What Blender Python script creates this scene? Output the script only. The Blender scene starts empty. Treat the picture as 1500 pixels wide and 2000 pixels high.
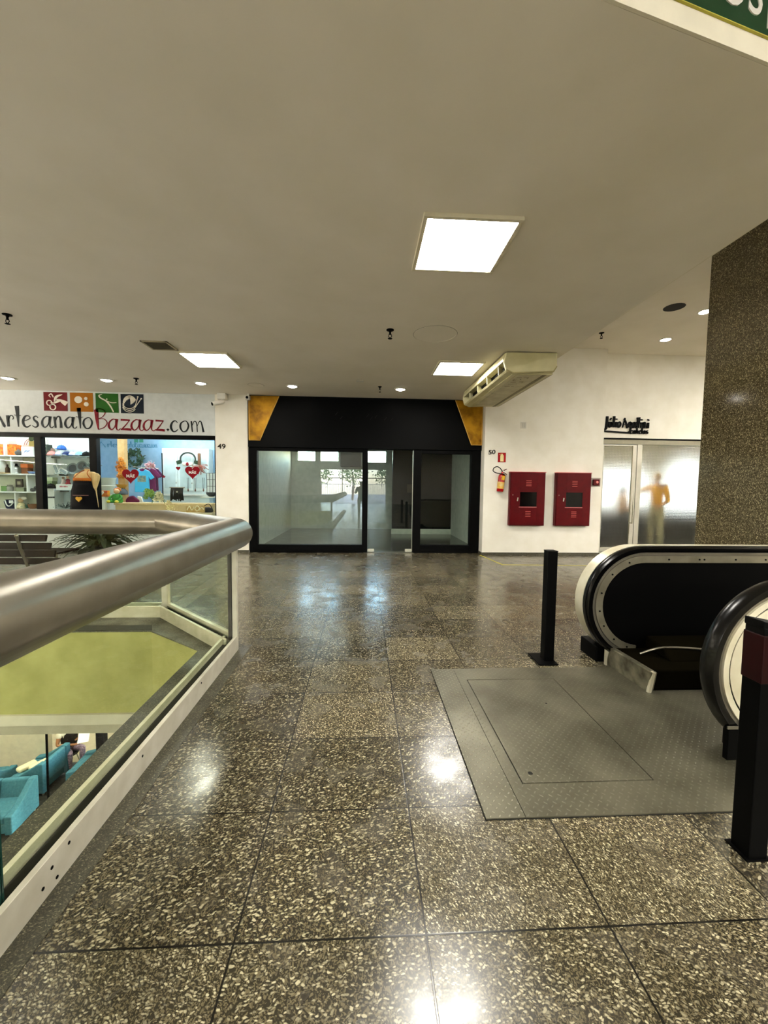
import bpy, bmesh, math, random
from mathutils import Vector, Matrix
random.seed(7)
S = bpy.context.scene
C = S.collection
PI = math.pi
# ------------------------------------------------------------------ camera
F_PX, PITCH, YAW, ROLL, EYE = 776.0, .062, .0517, -.0118, 1.40
fwd = Vector((math.sin(YAW)*math.cos(PITCH), math.cos(YAW)*math.cos(PITCH), -math.sin(PITCH)))
rgt = Vector((math.cos(YAW), -math.sin(YAW), 0))
dwn = fwd.cross(rgt)
r2 = math.cos(ROLL)*rgt + math.sin(ROLL)*dwn
d2 = -math.sin(ROLL)*rgt + math.cos(ROLL)*dwn
cam = bpy.data.cameras.new('camera'); co = bpy.data.objects.new('camera', cam); C.objects.link(co)
co.matrix_world = Matrix(((r2.x, -d2.x, -fwd.x, 0), (r2.y, -d2.y, -fwd.y, 0), (r2.z, -d2.z, -fwd.z, EYE), (0, 0, 0, 1)))
cam.sensor_fit = 'VERTICAL'; cam.sensor_height = 36; cam.lens = F_PX/2000*36
cam.clip_start = .02; cam.clip_end = 200
S.camera = co

def ray(px, py):
    return r2*((px-750)/F_PX) + d2*((py-1000)/F_PX) + fwd
def at(px, py, Y):
    """point of the upright plane y = Y that the photograph shows at (px, py)"""
    q = ray(px, py); return Vector((0, 0, EYE)) + q*(Y/q.y)
def fl(px, py, z=0.0):
    q = ray(px, py); return Vector((0, 0, EYE)) + q*((z-EYE)/q.z)

# ------------------------------------------------------------------ materials
def hexc(h):
    h = h.lstrip('#'); o = []
    for i in (0, 2, 4):
        c = int(h[i:i+2], 16)/255
        o.append(c/12.92 if c <= .04045 else ((c+.055)/1.055)**2.4)
    return (*o, 1)
MATS = {}
def nodes(name):
    m = bpy.data.materials.new(name); m.use_nodes = True
    nt = m.node_tree; nt.nodes.clear()
    out = nt.nodes.new('ShaderNodeOutputMaterial')
    return m, nt, out
def N(nt, t, **kw):
    n = nt.nodes.new(t)
    for k, v in kw.items(): setattr(n, k, v)
    return n
def mat(name, col, rough=.5, metal=0., col2=None, scale=8., bump=0., spec=.22, emit=None, estr=0., coat=0.):
    """plain procedural paint / plastic / metal with a little mottling"""
    if name in MATS: return MATS[name]
    m, nt, out = nodes(name)
    p = N(nt, 'ShaderNodeBsdfPrincipled'); nt.links.new(p.outputs[0], out.inputs[0])
    c = hexc(col) if isinstance(col, str) else (*col, 1)
    c2 = hexc(col2) if col2 else tuple(x*.9 for x in c[:3])+(1,)
    tc = N(nt, 'ShaderNodeTexCoord'); nz = N(nt, 'ShaderNodeTexNoise'); nz.inputs['Scale'].default_value = scale; nz.inputs['Detail'].default_value = 4
    nt.links.new(tc.outputs['Object'], nz.inputs['Vector'])
    mx = N(nt, 'ShaderNodeMix', data_type='RGBA'); mx.inputs['A'].default_value = c; mx.inputs['B'].default_value = c2
    rp = N(nt, 'ShaderNodeMapRange'); rp.inputs['From Min'].default_value = .35; rp.inputs['From Max'].default_value = .7
    nt.links.new(nz.outputs[0], rp.inputs[0]); nt.links.new(rp.outputs[0], mx.inputs['Factor']); nt.links.new(mx.outputs['Result'], p.inputs['Base Color'])
    p.inputs['Roughness'].default_value = rough; p.inputs['Metallic'].default_value = metal
    p.inputs['Specular IOR Level'].default_value = spec; p.inputs['Coat Weight'].default_value = coat
    if bump:
        b = N(nt, 'ShaderNodeBump'); b.inputs['Strength'].default_value = bump; b.inputs['Distance'].default_value = .01
        nt.links.new(nz.outputs[0], b.inputs['Height']); nt.links.new(b.outputs[0], p.inputs['Normal'])
    if emit:
        p.inputs['Emission Color'].default_value = hexc(emit) if isinstance(emit, str) else (*emit, 1); p.inputs['Emission Strength'].default_value = estr
    MATS[name] = m; return m
def emitter(name, col, strength):
    if name in MATS: return MATS[name]
    m, nt, out = nodes(name)
    e = N(nt, 'ShaderNodeEmission'); e.inputs[0].default_value = (*col, 1); e.inputs[1].default_value = strength
    nt.links.new(e.outputs[0], out.inputs[0]); MATS[name] = m; return m
def glass(name, tint, ior=1.75, haze=0.):
    """clear architectural pane: mirror reflection by Fresnel on the outer face, tinted see-through"""
    m, nt, out = nodes(name)
    fr = N(nt, 'ShaderNodeFresnel'); fr.inputs['IOR'].default_value = ior
    ge = N(nt, 'ShaderNodeNewGeometry'); inv = N(nt, 'ShaderNodeMath', operation='SUBTRACT'); inv.inputs[0].default_value = 1
    nt.links.new(ge.outputs['Backfacing'], inv.inputs[1])
    mu = N(nt, 'ShaderNodeMath', operation='MULTIPLY'); nt.links.new(fr.outputs[0], mu.inputs[0]); nt.links.new(inv.outputs[0], mu.inputs[1])
    tr = N(nt, 'ShaderNodeBsdfTransparent'); tr.inputs[0].default_value = (*tint, 1)
    gl = N(nt, 'ShaderNodeBsdfGlossy'); gl.inputs['Roughness'].default_value = .0
    mx = N(nt, 'ShaderNodeMixShader'); nt.links.new(mu.outputs[0], mx.inputs[0]); nt.links.new(tr.outputs[0], mx.inputs[1]); nt.links.new(gl.outputs[0], mx.inputs[2])
    last = mx
    if haze:
        df = N(nt, 'ShaderNodeBsdfDiffuse'); df.inputs[0].default_value = (.7, .75, .72, 1)
        m2 = N(nt, 'ShaderNodeMixShader')
        tc = N(nt, 'ShaderNodeTexCoord'); nz = N(nt, 'ShaderNodeTexNoise'); nz.inputs['Scale'].default_value = 2.2; nz.inputs['Detail'].default_value = 5
        nt.links.new(tc.outputs['Object'], nz.inputs['Vector'])
        k = N(nt, 'ShaderNodeMapRange'); k.inputs['From Min'].default_value = .3; k.inputs['From Max'].default_value = .7
        k.inputs['To Min'].default_value = haze*.6; k.inputs['To Max'].default_value = haze*1.4
        nt.links.new(nz.outputs[0], k.inputs[0]); nt.links.new(k.outputs[0], m2.inputs[0])
        nt.links.new(mx.outputs[0], m2.inputs[1]); nt.links.new(df.outputs[0], m2.inputs[2]); last = m2
    nt.links.new(last.outputs[0], out.inputs[0]); MATS[name] = m; return m
def frosted(name):
    """pebbled obscure glass"""
    m, nt, out = nodes(name)
    tc = N(nt, 'ShaderNodeTexCoord')
    vo = N(nt, 'ShaderNodeTexVoronoi', feature='F1'); vo.inputs['Scale'].default_value = 30; vo.inputs['Randomness'].default_value = .15
    nt.links.new(tc.outputs['Object'], vo.inputs['Vector'])
    b = N(nt, 'ShaderNodeBump'); b.inputs['Strength'].default_value = .8; b.inputs['Distance'].default_value = .012
    nt.links.new(vo.outputs['Distance'], b.inputs['Height'])
    rf = N(nt, 'ShaderNodeBsdfRefraction'); rf.inputs['Roughness'].default_value = .58; rf.inputs['IOR'].default_value = 1.25; rf.inputs[0].default_value = (.93, .95, .88, 1)
    nt.links.new(b.outputs[0], rf.inputs['Normal'])
    gl = N(nt, 'ShaderNodeBsdfGlossy'); gl.inputs['Roughness'].default_value = .25; nt.links.new(b.outputs[0], gl.inputs['Normal'])
    mx = N(nt, 'ShaderNodeMixShader'); mx.inputs[0].default_value = .07
    nt.links.new(rf.outputs[0], mx.inputs[1]); nt.links.new(gl.outputs[0], mx.inputs[2])
    tr = N(nt, 'ShaderNodeBsdfTransparent'); ge = N(nt, 'ShaderNodeNewGeometry'); m2 = N(nt, 'ShaderNodeMixShader')
    nt.links.new(ge.outputs['Backfacing'], m2.inputs[0]); nt.links.new(mx.outputs[0], m2.inputs[1]); nt.links.new(tr.outputs[0], m2.inputs[2])
    nt.links.new(m2.outputs[0], out.inputs[0]); MATS[name] = m; return m

def granite(name, tiles=None, dark='#2c2a20', mid='#565240', light='#aaa488', flake=62., rough=.2, tint=None):
    """speckled granite: elongated pale feldspar flakes in a dark ground; optional slab joints"""
    m, nt, out = nodes(name); L = nt.links.new
    p = N(nt, 'ShaderNodeBsdfPrincipled'); L(p.outputs[0], out.inputs[0])
    tc = N(nt, 'ShaderNodeTexCoord'); vec = tc.outputs['Object']
    def math_(op, a, b=None):
        n = N(nt, 'ShaderNodeMath', operation=op)
        for i, x in enumerate((a, b)):
            if x is None: continue
            if isinstance(x, (int, float)): n.inputs[i].default_value = x
            else: L(x, n.inputs[i])
        return n.outputs[0]
    def mixc(f, a, b, mode='MIX'):
        n = N(nt, 'ShaderNodeMix', data_type='RGBA', blend_type=mode)
        if isinstance(f, (int, float)): n.inputs['Factor'].default_value = f
        else: L(f, n.inputs['Factor'])
        for k, x in (('A', a), ('B', b)):
            if isinstance(x, tuple): n.inputs[k].default_value = x
            else: L(x, n.inputs[k])
        return n.outputs['Result']
    def ramp(x, a, b, c=0., d=1.):
        n = N(nt, 'ShaderNodeMapRange', interpolation_type='SMOOTHSTEP'); L(x, n.inputs[0])
        for i, v in enumerate((a, b, c, d)): n.inputs[i+1].default_value = v
        return n.outputs[0]
    rnd = None; joint = None
    if tiles:
        x0, y0, w, h = tiles
        sep = N(nt, 'ShaderNodeSeparateXYZ'); L(vec, sep.inputs[0])
        ux = math_('DIVIDE', math_('SUBTRACT', sep.outputs[0], x0), w); uy = math_('DIVIDE', math_('SUBTRACT', sep.outputs[1], y0), h)
        ix = math_('FLOOR', ux); iy = math_('FLOOR', uy)
        cb = N(nt, 'ShaderNodeCombineXYZ'); L(ix, cb.inputs[0]); L(iy, cb.inputs[1])
        wn = N(nt, 'ShaderNodeTexWhiteNoise', noise_dimensions='2D'); L(cb.outputs[0], wn.inputs['Vector'])
        rnd = wn.outputs['Value']
        fx = math_('FRACT', ux); fy = math_('FRACT', uy)
        ex = math_('MULTIPLY', math_('MINIMUM', fx, math_('SUBTRACT', 1, fx)), w); ey = math_('MULTIPLY', math_('MINIMUM', fy, math_('SUBTRACT', 1, fy)), h)
        joint = ramp(math_('MINIMUM', ex, ey), .0022, .0042, 1, 0)
        # each slab is cut from another place of the block and laid with its grain turned
        vr = N(nt, 'ShaderNodeVectorRotate', rotation_type='Z_AXIS'); L(vec, vr.inputs['Vector'])
        L(math_('MULTIPLY', math_('SUBTRACT', wn.outputs['Value'], .5), 2.2), vr.inputs['Angle'])
        sc = N(nt, 'ShaderNodeVectorMath', operation='SCALE'); L(wn.outputs['Color'], sc.inputs[0]); sc.inputs['Scale'].default_value = 9
        s0 = N(nt, 'ShaderNodeVectorMath', operation='SCALE'); L(vr.outputs[0], s0.inputs[0]); L(ramp(rnd, 0, 1, .85, 1.55), s0.inputs['Scale'])
        ad = N(nt, 'ShaderNodeVectorMath', operation='ADD'); L(s0.outputs[0], ad.inputs[0]); L(sc.outputs[0], ad.inputs[1]); v2 = ad.outputs[0]
    else: v2 = vec
    # warp a little, stretch along one axis -> flakes
    nz = N(nt, 'ShaderNodeTexNoise'); nz.inputs['Scale'].default_value = 26; L(v2, nz.inputs['Vector'])
    s2 = N(nt, 'ShaderNodeVectorMath', operation='SCALE'); L(nz.outputs['Color'], s2.inputs[0]); s2.inputs['Scale'].default_value = .030
    a2 = N(nt, 'ShaderNodeVectorMath', operation='ADD'); L(v2, a2.inputs[0]); L(s2.outputs[0], a2.inputs[1])
    mp = N(nt, 'ShaderNodeMapping'); mp.inputs['Scale'].default_value = (1, 1.9, 1.3); mp.inputs['Rotation'].default_value = (0, 0, .6); L(a2.outputs[0], mp.inputs['Vector'])
    vo = N(nt, 'ShaderNodeTexVoronoi', feature='F1'); vo.inputs['Scale'].default_value = flake; L(mp.outputs[0], vo.inputs['Vector'])
    vs = N(nt, 'ShaderNodeSeparateColor'); L(vo.outputs['Color'], vs.inputs[0])
    vo2 = N(nt, 'ShaderNodeTexVoronoi', feature='F1'); vo2.inputs['Scale'].default_value = flake*3.4; L(a2.outputs[0], vo2.inputs['Vector'])
    vs2 = N(nt, 'ShaderNodeSeparateColor'); L(vo2.outputs['Color'], vs2.inputs[0])
    big = N(nt, 'ShaderNodeTexNoise'); big.inputs['Scale'].default_value = 2.6; big.inputs['Detail'].default_value = 6; big.inputs['Roughness'].default_value = .62; L(v2, big.inputs['Vector'])
    size = ramp(vo.outputs['Distance'], .30, .56, 1, 0)
    wear = N(nt, 'ShaderNodeTexNoise'); wear.inputs['Scale'].default_value = 2.2; wear.inputs['Detail'].default_value = 8; wear.inputs['Roughness'].default_value = .7; wear.inputs['Distortion'].default_value = .6; L(v2, wear.inputs['Vector'])
    wv = ramp(wear.outputs[0], .54, .72, 0, .5)
    th = math_('ADD', math_('ADD', vs.outputs[0], math_('MULTIPLY', wv, .45)), math_('MULTIPLY', math_('SUBTRACT', big.outputs[0], .5), .32))
    f1 = math_('MULTIPLY', ramp(th, .38, .56), size)
    f2 = math_('MULTIPLY', ramp(vs2.outputs[1], .5, .8), .75)
    dk, md, lt = hexc(dark), hexc(mid), hexc(light)
    base = mixc(f2, dk, md)
    base = mixc(math_('MULTIPLY', f1, ramp(vs.outputs[2], 0, 1, .2, 1)), base, lt)
    # worn, dulled patches
    if rnd is not None:
        br = N(nt, 'ShaderNodeHueSaturation'); L(base, br.inputs['Color']); L(ramp(rnd, 0, 1, .74, 1.28), br.inputs['Value'])
        base = mixc(math_('MULTIPLY', ramp(wn.outputs['Color'], .3, .9), .0), br.outputs[0], hexc('#6a4a38'))
        base = mixc(joint, base, hexc('#0c0b08'))
    if tint: base = mixc(.3, base, hexc(tint))
    L(base, p.inputs['Base Color'])
    sm = N(nt, 'ShaderNodeTexNoise'); sm.inputs['Scale'].default_value = 5; sm.inputs['Detail'].default_value = 7; L(vec, sm.inputs['Vector'])
    r = math_('ADD', ramp(sm.outputs[0], .3, .75, rough*.7, rough*1.35), math_('MULTIPLY', wv, .0))
    L(r, p.inputs['Roughness'])
    b = N(nt, 'ShaderNodeBump'); b.inputs['Strength'].default_value = .12; b.inputs['Distance'].default_value = .002
    if joint is not None: L(math_('SUBTRACT', 1, joint), b.inputs['Height']); L(b.outputs[0], p.inputs['Normal'])
    p.inputs['Specular IOR Level'].default_value = .5
    MATS[name] = m; return m

# ------------------------------------------------------------------ mesh builder
ORG = {}
class MB:
    def __init__(s): s.b = bmesh.new()
    def face(s, pts):
        try: return s.b.faces.new([s.b.verts.new(p) for p in pts])
        except ValueError: return None
    def box(s, x0, x1, y0, y1, z0, z1, M=None):
        v = [s.b.verts.new(((x0, x1)[i & 1], (y0, y1)[i >> 1 & 1], (z0, z1)[i >> 2])) for i in range(8)]
        for q in ((0, 2, 3, 1), (4, 5, 7, 6), (0, 1, 5, 4), (2, 6, 7, 3), (0, 4, 6, 2), (1, 3, 7, 5)): s.b.faces.new([v[i] for i in q])
        if M is not None: bmesh.ops.transform(s.b, matrix=M, verts=v)
        return s
    def cbox(s, c, sx, sy, sz, rz=0, rx=0, ry=0):
        M = Matrix.Translation(c) @ Matrix.Rotation(rz, 4, 'Z') @ Matrix.Rotation(ry, 4, 'Y') @ Matrix.Rotation(rx, 4, 'X')
        return s.box(-sx/2, sx/2, -sy/2, sy/2, -sz/2, sz/2, M)
    def prism(s, poly, fa, fb):
        """poly 2-D points; fa/fb map a 2-D point to the two 3-D caps"""
        A = [s.b.verts.new(fa(p)) for p in poly]; B = [s.b.verts.new(fb(p)) for p in poly]
        n = len(poly)
        s.b.faces.new(A); s.b.faces.new(B[::-1])
        for i in range(n): s.b.faces.new((A[i], B[i], B[(i+1) % n], A[(i+1) % n]))
        return s
    def pxy(s, poly, z0, z1): return s.prism(poly, lambda p: (p[0], p[1], z0), lambda p: (p[0], p[1], z1))
    def pxz(s, poly, y0, y1): return s.prism(poly, lambda p: (p[0], y0, p[1]), lambda p: (p[0], y1, p[1]))
    def pyz(s, poly, x0, x1): return s.prism(poly, lambda p: (x0, p[0], p[1]), lambda p: (x1, p[0], p[1]))
    def tube(s, pts, r, n=10, closed=False, cap=True, sq=(1, 1)):
        pts = [Vector(p) for p in pts]; k = len(pts)
        rs = r if isinstance(r, (list, tuple)) else [r]*k
        rings = []; up = None
        for i, p in enumerate(pts):
            a = pts[i-1] if (i or closed) else None; c = pts[(i+1) % k] if (i < k-1 or closed) else None
            d1 = (p-a).normalized() if a is not None else None; dd2 = (c-p).normalized() if c is not None else None
            t = (d1+dd2).normalized() if d1 is not None and dd2 is not None else (d1 if d1 is not None else dd2)
            if up is None:
                up = Vector((0, 0, 1)) if abs(t.z) < .9 else Vector((1, 0, 0))
            u = t.cross(up).normalized(); w = u.cross(t).normalized(); up = w
            ring = []
            for j in range(n):
                q = 2*PI*j/n; o = u*math.cos(q)*sq[0] + w*math.sin(q)*sq[1]
                o = o*rs[i]
                if d1 is not None and dd2 is not None:      # true mitre
                    bb = dd2-d1; ch = d1.dot(t)
                    if bb.length > 1e-4 and ch > .3: bb.normalize(); o = o + bb*(o.dot(bb)*(1/ch-1))
                ring.append(s.b.verts.new(p+o))
            rings.append(ring)
        for i in range(k if closed else k-1):
            A, B = rings[i], rings[(i+1) % k]
            for j in range(n): s.b.faces.new((A[j], A[(j+1) % n], B[(j+1) % n], B[j]))
        if cap and not closed: s.b.faces.new(rings[0][::-1]); s.b.faces.new(rings[-1])
        return s
    def cyl(s, p0, p1, r0, r1=None, n=16): return s.tube([p0, p1], [r0, r0 if r1 is None else r1], n)
    def lathe(s, prof, c=(0, 0, 0), n=20, axis='Z', sx=1, sy=1):
        c = Vector(c); rings = []
        for r, z in prof:
            ring = []
            for j in range(n):
                a = 2*PI*j/n; v = Vector((r*math.cos(a)*sx, r*math.sin(a)*sy, z))
                if axis == 'Y': v = Vector((v.x, v.z, v.y))
                if axis == 'X': v = Vector((v.z, v.x, v.y))
                ring.append(s.b.verts.new(c+v))
            rings.append(ring)
        for A, B in zip(rings, rings[1:]):
            for j in range(n): s.b.faces.new((A[j], A[(j+1) % n], B[(j+1) % n], B[j]))
        s.b.faces.new(rings[0][::-1]); s.b.faces.new(rings[-1]); return s
    def ball(s, c, r, seg=14, ring=9):
        r = r if isinstance(r, (tuple, list)) else (r, r, r)
        bmesh.ops.create_uvsphere(s.b, u_segments=seg, v_segments=ring, radius=1, matrix=Matrix.Translation(c) @ Matrix.Diagonal((*r, 1)))
        return s
    def stroke(s, pts, fa, fb):
        """a brush stroke: pts (u, v, width) -> thin raised ribbon; fa/fb map (u, v) to front and back"""
        P = [Vector((p[0], p[1])) for p in pts]; L = []; R = []
        for i, p in enumerate(P):
            a = P[max(i-1, 0)]; c = P[min(i+1, len(P)-1)]; t = (c-a)
            t = t.normalized() if t.length > 1e-9 else Vector((1, 0)); nn = Vector((-t.y, t.x))*pts[i][2]/2
            L.append(p+nn); R.append(p-nn)
        k = len(P)
        lf = [s.b.verts.new(fa(x)) for x in L]; rf = [s.b.verts.new(fa(x)) for x in R]
        lb = [s.b.verts.new(fb(x)) for x in L]; rb = [s.b.verts.new(fb(x)) for x in R]
        for i in range(k-1):
            for q in ((lf[i], rf[i], rf[i+1], lf[i+1]), (lb[i], lb[i+1], rb[i+1], rb[i]), (lf[i], lf[i+1], lb[i+1], lb[i]), (rf[i], rb[i], rb[i+1], rf[i+1])): s.b.faces.new(q)
        s.b.faces.new((lf[0], lb[0], rb[0], rf[0])); s.b.faces.new((lf[-1], rf[-1], rb[-1], lb[-1])); return s
    def sweep(s, path, sec, cap=True):
        """path [(x, z)] with normals worked out in the xz plane; sec [(n, y)] section"""
        k = len(path); rings = []
        for i in range(k):
            a = path[max(i-1, 0)]; c = path[min(i+1, k-1)]; tx, tz = c[0]-a[0], c[1]-a[1]; l = math.hypot(tx, tz); nx, nz = -tz/l, tx/l
            rings.append([s.b.verts.new((path[i][0]+nx*n, y, path[i][1]+nz*n)) for n, y in sec])
        m = len(sec)
        for A, B in zip(rings, rings[1:]):
            for j in range(m): s.b.faces.new((A[j], A[(j+1) % m], B[(j+1) % m], B[j]))
        if cap: s.b.faces.new(rings[0][::-1]); s.b.faces.new(rings[-1])
        return s
    def text(s, txt, fn, size=1., depth=.004, align='LEFT', shear=0, bold=0.):
        cu = bpy.data.curves.new('t', 'FONT'); cu.body = txt; cu.size = size; cu.extrude = depth/2; cu.align_x = align; cu.shear = shear; cu.resolution_u = 4; cu.offset = bold
        ob = bpy.data.objects.new('t', cu); C.objects.link(ob)
        dg = bpy.context.evaluated_depsgraph_get(); me = bpy.data.meshes.new_from_object(ob.evaluated_get(dg))
        n0 = len(s.b.verts); s.b.from_mesh(me); s.b.verts.ensure_lookup_table()
        for v in s.b.verts[n0:]: v.co = fn(v.co.copy())
        bpy.data.objects.remove(ob); bpy.data.curves.remove(cu); bpy.data.meshes.remove(me); return s
    def build(s, name, m, parent=None, smooth=False, bev=0., seg=2, sub=0, keep=False):
        bmesh.ops.recalc_face_normals(s.b, faces=s.b.faces)
        me = bpy.data.meshes.new(name)
        if parent is not None: org = ORG[parent.name].copy()
        elif keep: org = Vector()
        else:
            xs = [v.co for v in s.b.verts]; lo = [min(v[i] for v in xs) for i in range(3)]; hi = [max(v[i] for v in xs) for i in range(3)]
            org = Vector(((lo[0]+hi[0])/2, (lo[1]+hi[1])/2, lo[2]))
        bmesh.ops.translate(s.b, vec=-org, verts=s.b.verts); s.b.to_mesh(me); s.b.free()
        if smooth: me.shade_smooth(); me.set_sharp_from_angle(angle=math.radians(40))
        me.materials.append(m)
        o = bpy.data.objects.new(name, me); C.objects.link(o)
        if parent is not None: o.parent = parent
        else: o.location = org
        ORG[o.name] = org
        if bev:
            md = o.modifiers.new('bevel', 'BEVEL'); md.width = bev; md.segments = seg; md.limit_method = 'ANGLE'; md.angle_limit = math.radians(40)
        if sub:
            md = o.modifiers.new('subdivision', 'SUBSURF'); md.levels = sub; md.render_levels = sub
        return o
def tag(o, label, cat, group=None, kind=None):
    if label: o['label'] = label
    if cat: o['category'] = cat
    if group: o['group'] = group
    if kind: o['kind'] = kind
    return o
def struct(o): o['kind'] = 'structure'; return o
def thing(name, label, cat, loc, group=None, rz=0):
    o = bpy.data.objects.new(name, None); C.objects.link(o); o.location = loc; o.rotation_euler = (0, 0, rz); o.empty_display_size = .1
    ORG[o.name] = Vector(loc); return tag(o, label, cat, group)
def dup(root, loc, rz=None, label=None, group=None):
    def cp(o, par):
        c = o.copy(); C.objects.link(c)
        if par is not None: c.parent = par
        for ch in list(o.children): cp(ch, c)
        return c
    r = cp(root, None); r.location = loc
    if rz is not None: r.rotation_euler = (0, 0, rz)
    if label: r['label'] = label
    if group: r['group'] = group
    ORG[r.name] = Vector(loc); return r
def P(name, m, par, fn, **kw):
    b = MB(); fn(b); return b.build(name, m, par, **kw)
def arc(cx, cy, rx, ry, a0, a1, w0=.1, w1=None, n=12):
    w1 = w0 if w1 is None else w1
    return [(cx+rx*math.cos(math.radians(a0+(a1-a0)*i/n)), cy+ry*math.sin(math.radians(a0+(a1-a0)*i/n)), w0+(w1-w0)*i/n) for i in range(n+1)]
def spline(pts, n=5):
    """Catmull-Rom through points of any dimension"""
    o = []; k = len(pts)
    for i in range(k-1):
        p0, p1, p2, p3 = pts[max(i-1, 0)], pts[i], pts[i+1], pts[min(i+2, k-1)]
        for j in range(n):
            t = j/n
            o.append(tuple(.5*(2*b+(c-a)*t+(2*a-5*b+4*c-d)*t*t+(3*b-a-3*c+d)*t**3) for a, b, c, d in zip(p0, p1, p2, p3)))
    o.append(tuple(pts[-1])); return o
EXPO = 1.24
# ================================================================== palette
WALL = mat('wall_paint', '#e9e5da', .55, col2='#e0dbcd', scale=3, bump=.05)
CEIL = mat('ceiling_paint', '#efe9de', .7, col2='#e7e1d4', scale=1.6)
FASC = mat('fascia_paint', '#e8e2d0', .6)
FLOOR = granite('floor_granite', (.208, 1.153, .594, .4955), dark='#29251b', mid='#685f47', light='#ada589', flake=62., rough=.24)
GRAN = granite('pillar_granite', None, dark='#352e1e', mid='#6b6148', light='#b0a480', flake=62, rough=.12)
GRANS = granite('edge_granite', None, dark='#2a281e', mid='#4a4736', light='#7a765e', flake=110, rough=.5)
BLACK = mat('black_gloss', '#020202', .45, col2='#030303', spec=.05)
BLACKM = mat('black_satin', '#020202', .5, col2='#030303', spec=.05)
RUBBER = mat('black_rubber', '#020202', .24, col2='#040404', spec=.28)
ALU = mat('aluminium', '#b9b5a6', .35, .75, col2='#aaa696', scale=30)
ALUW = mat('aluminium_white', '#c9c5b6', .4, .35, col2='#b8b3a2', scale=9)
STEEL = mat('brushed_steel', '#8d8779', .34, .8, col2='#7b7568', scale=5)
CREAMM = mat('cream_metal', '#d8d2bc', .3, .3, col2='#c2bb9f', scale=6)
WHITE = mat('white_plastic', '#e9e7e0', .4)
WHITEC = mat('white_panel', '#d0d4d4', .3, col2='#c6caca')
RED = mat('red_enamel', '#52020a', .38, col2='#470208', spec=.15)
GREEN = mat('green_wall', '#a09e62', .7, col2='#908e54', scale=4, bump=.1)
BAND = mat('slab_band', '#aaa590', .6, col2='#9c9782', scale=5)
GOLD = mat('gold_leaf', '#ad7d12', .4, .4, col2='#704a06', scale=6, bump=.15)
PLATE = None
GL = glass('clear_glass', (.93, .97, .94), 1.34)
GLB = glass('balustrade_glass', (.93, .96, .90), 1.42)
GLS = glass('shop_glass', (.90, .94, .91), 1.55)
GLV = glass('vacant_glass', (.86, .91, .88), 2.0, haze=.035)
SEAM = mat('glass_edge', '#12302a', .2)
WARM = (1.0, .87, .66)
LED = emitter('led_diffuser', (1.0, .96, .87), 27)
LED_ADDED = emitter('led_hall_added', (1.0, .955, .86), 46)
UPL_ADDED = emitter('trough_diffuser', (1.0, .94, .83), 200)
UPL2_ADDED = emitter('added_mast_diffuser', (1.0, .95, .86), 3.2)
SPOT = emitter('spot_lens', (1.0, .94, .84), 16)
TOP, HIGH, SHOP = 3.254, 4.32, 8.45

# ================================================================== the setting
def slab(b, p, z0=-.30, z1=0.): b.pxy(p, z0, z1)
b = MB()
HX0, HX1 = 3.05, 7.4          # well of the escalator
slab(b, [(-1.37, -16), (HX0, -16), (HX0, 8.62), (-1.37, 8.62)])
slab(b, [(HX0, -16), (11, -16), (11, 1.86), (HX0, 1.86)])
slab(b, [(HX0, 3.1), (11, 3.1), (11, 8.62), (HX0, 8.62)])
slab(b, [(HX1, 1.86), (11, 1.86), (11, 3.1), (HX1, 3.1)])
slab(b, [(-11, 3.842), (-2.016, 3.842), (-2.016, 8.62), (-11, 8.62)])
slab(b, [(-2.016, 3.842), (-1.37, 3.37), (-1.37, 8.62), (-2.016, 8.62)])
slab(b, [(-11, -16), (-1.37, -16), (-1.37, -6), (-11, -6)])
struct(b.build('floor', FLOOR, keep=True))
# stone edging inside the balustrade, without slab joints
b = MB()
b.pxy([(-1.388, -6), (-.972, -6), (-.972, 3.40), (-2.05, 4.42), (-11, 4.42), (-11, 3.826), (-2.02, 3.826), (-1.388, 3.362)], -.006, .004)
struct(b.build('trim_1', GRANS, keep=True))
b = MB()
b.pxy([(-11, 3.842), (-2.016, 3.842), (-2.09, 3.985), (-11, 3.985)], .004, .007)
struct(b.build('trim_2', mat('stone_lip', '#2b281d', .6, spec=.2), keep=True))
# slab faces round the opening: green wall, then a two-tone band
def skirt(name, m, z0, z1, t):
    b = MB()
    b.box(-11, -2.016, 3.842-t, 3.95, z0, z1)
    b.pxy([(-2.016, 3.842-t), (-2.016, 3.95), (-1.25, 3.42), (-1.37-t, 3.37-t*.3)], z0, z1)
    b.box(-1.37-t, -1.20, -6, 3.37, z0, z1)
    b.box(-11, -1.37, -6.2, -6+t, z0, z1)
    struct(b.build(name, m, keep=True))
skirt('wall_atrium', GREEN, -.80, -.0, .012)
skirt('trim_3', mat('slab_band_light', '#c2bda8', .6), -.90, -.80, .04)
skirt('trim_4', BAND, -1.0, -.90, .012)
# main ceiling: its front and right faces are the white fascias under the higher ceiling
b = MB()
b.pxy([(-11, -.962), (2.72, 1.975), (2.72, 8.46), (-11, 8.46)], TOP, HIGH)
struct(b.build('ceiling', CEIL, keep=True))
b = MB()
dx, dy = 2.72-.1, (2.72-.1)*.214
def fr_(x, off): return (x+.2094*off, 1.3917+.214*x-.978*off)
b.pxy([fr_(-10.9, .0), fr_(2.72, .0), fr_(2.72, .012), fr_(-10.9, .012)], TOP, HIGH)
b.box(2.72, 2.732, 1.98, 8.44, TOP, HIGH)
struct(b.build('wall_fascia', FASC, keep=True))
b = MB(); b.box(-11.2, 11.2, -16.2, 8.7, HIGH, HIGH+.2); struct(b.build('ceiling_high', CEIL, keep=True))
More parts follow.
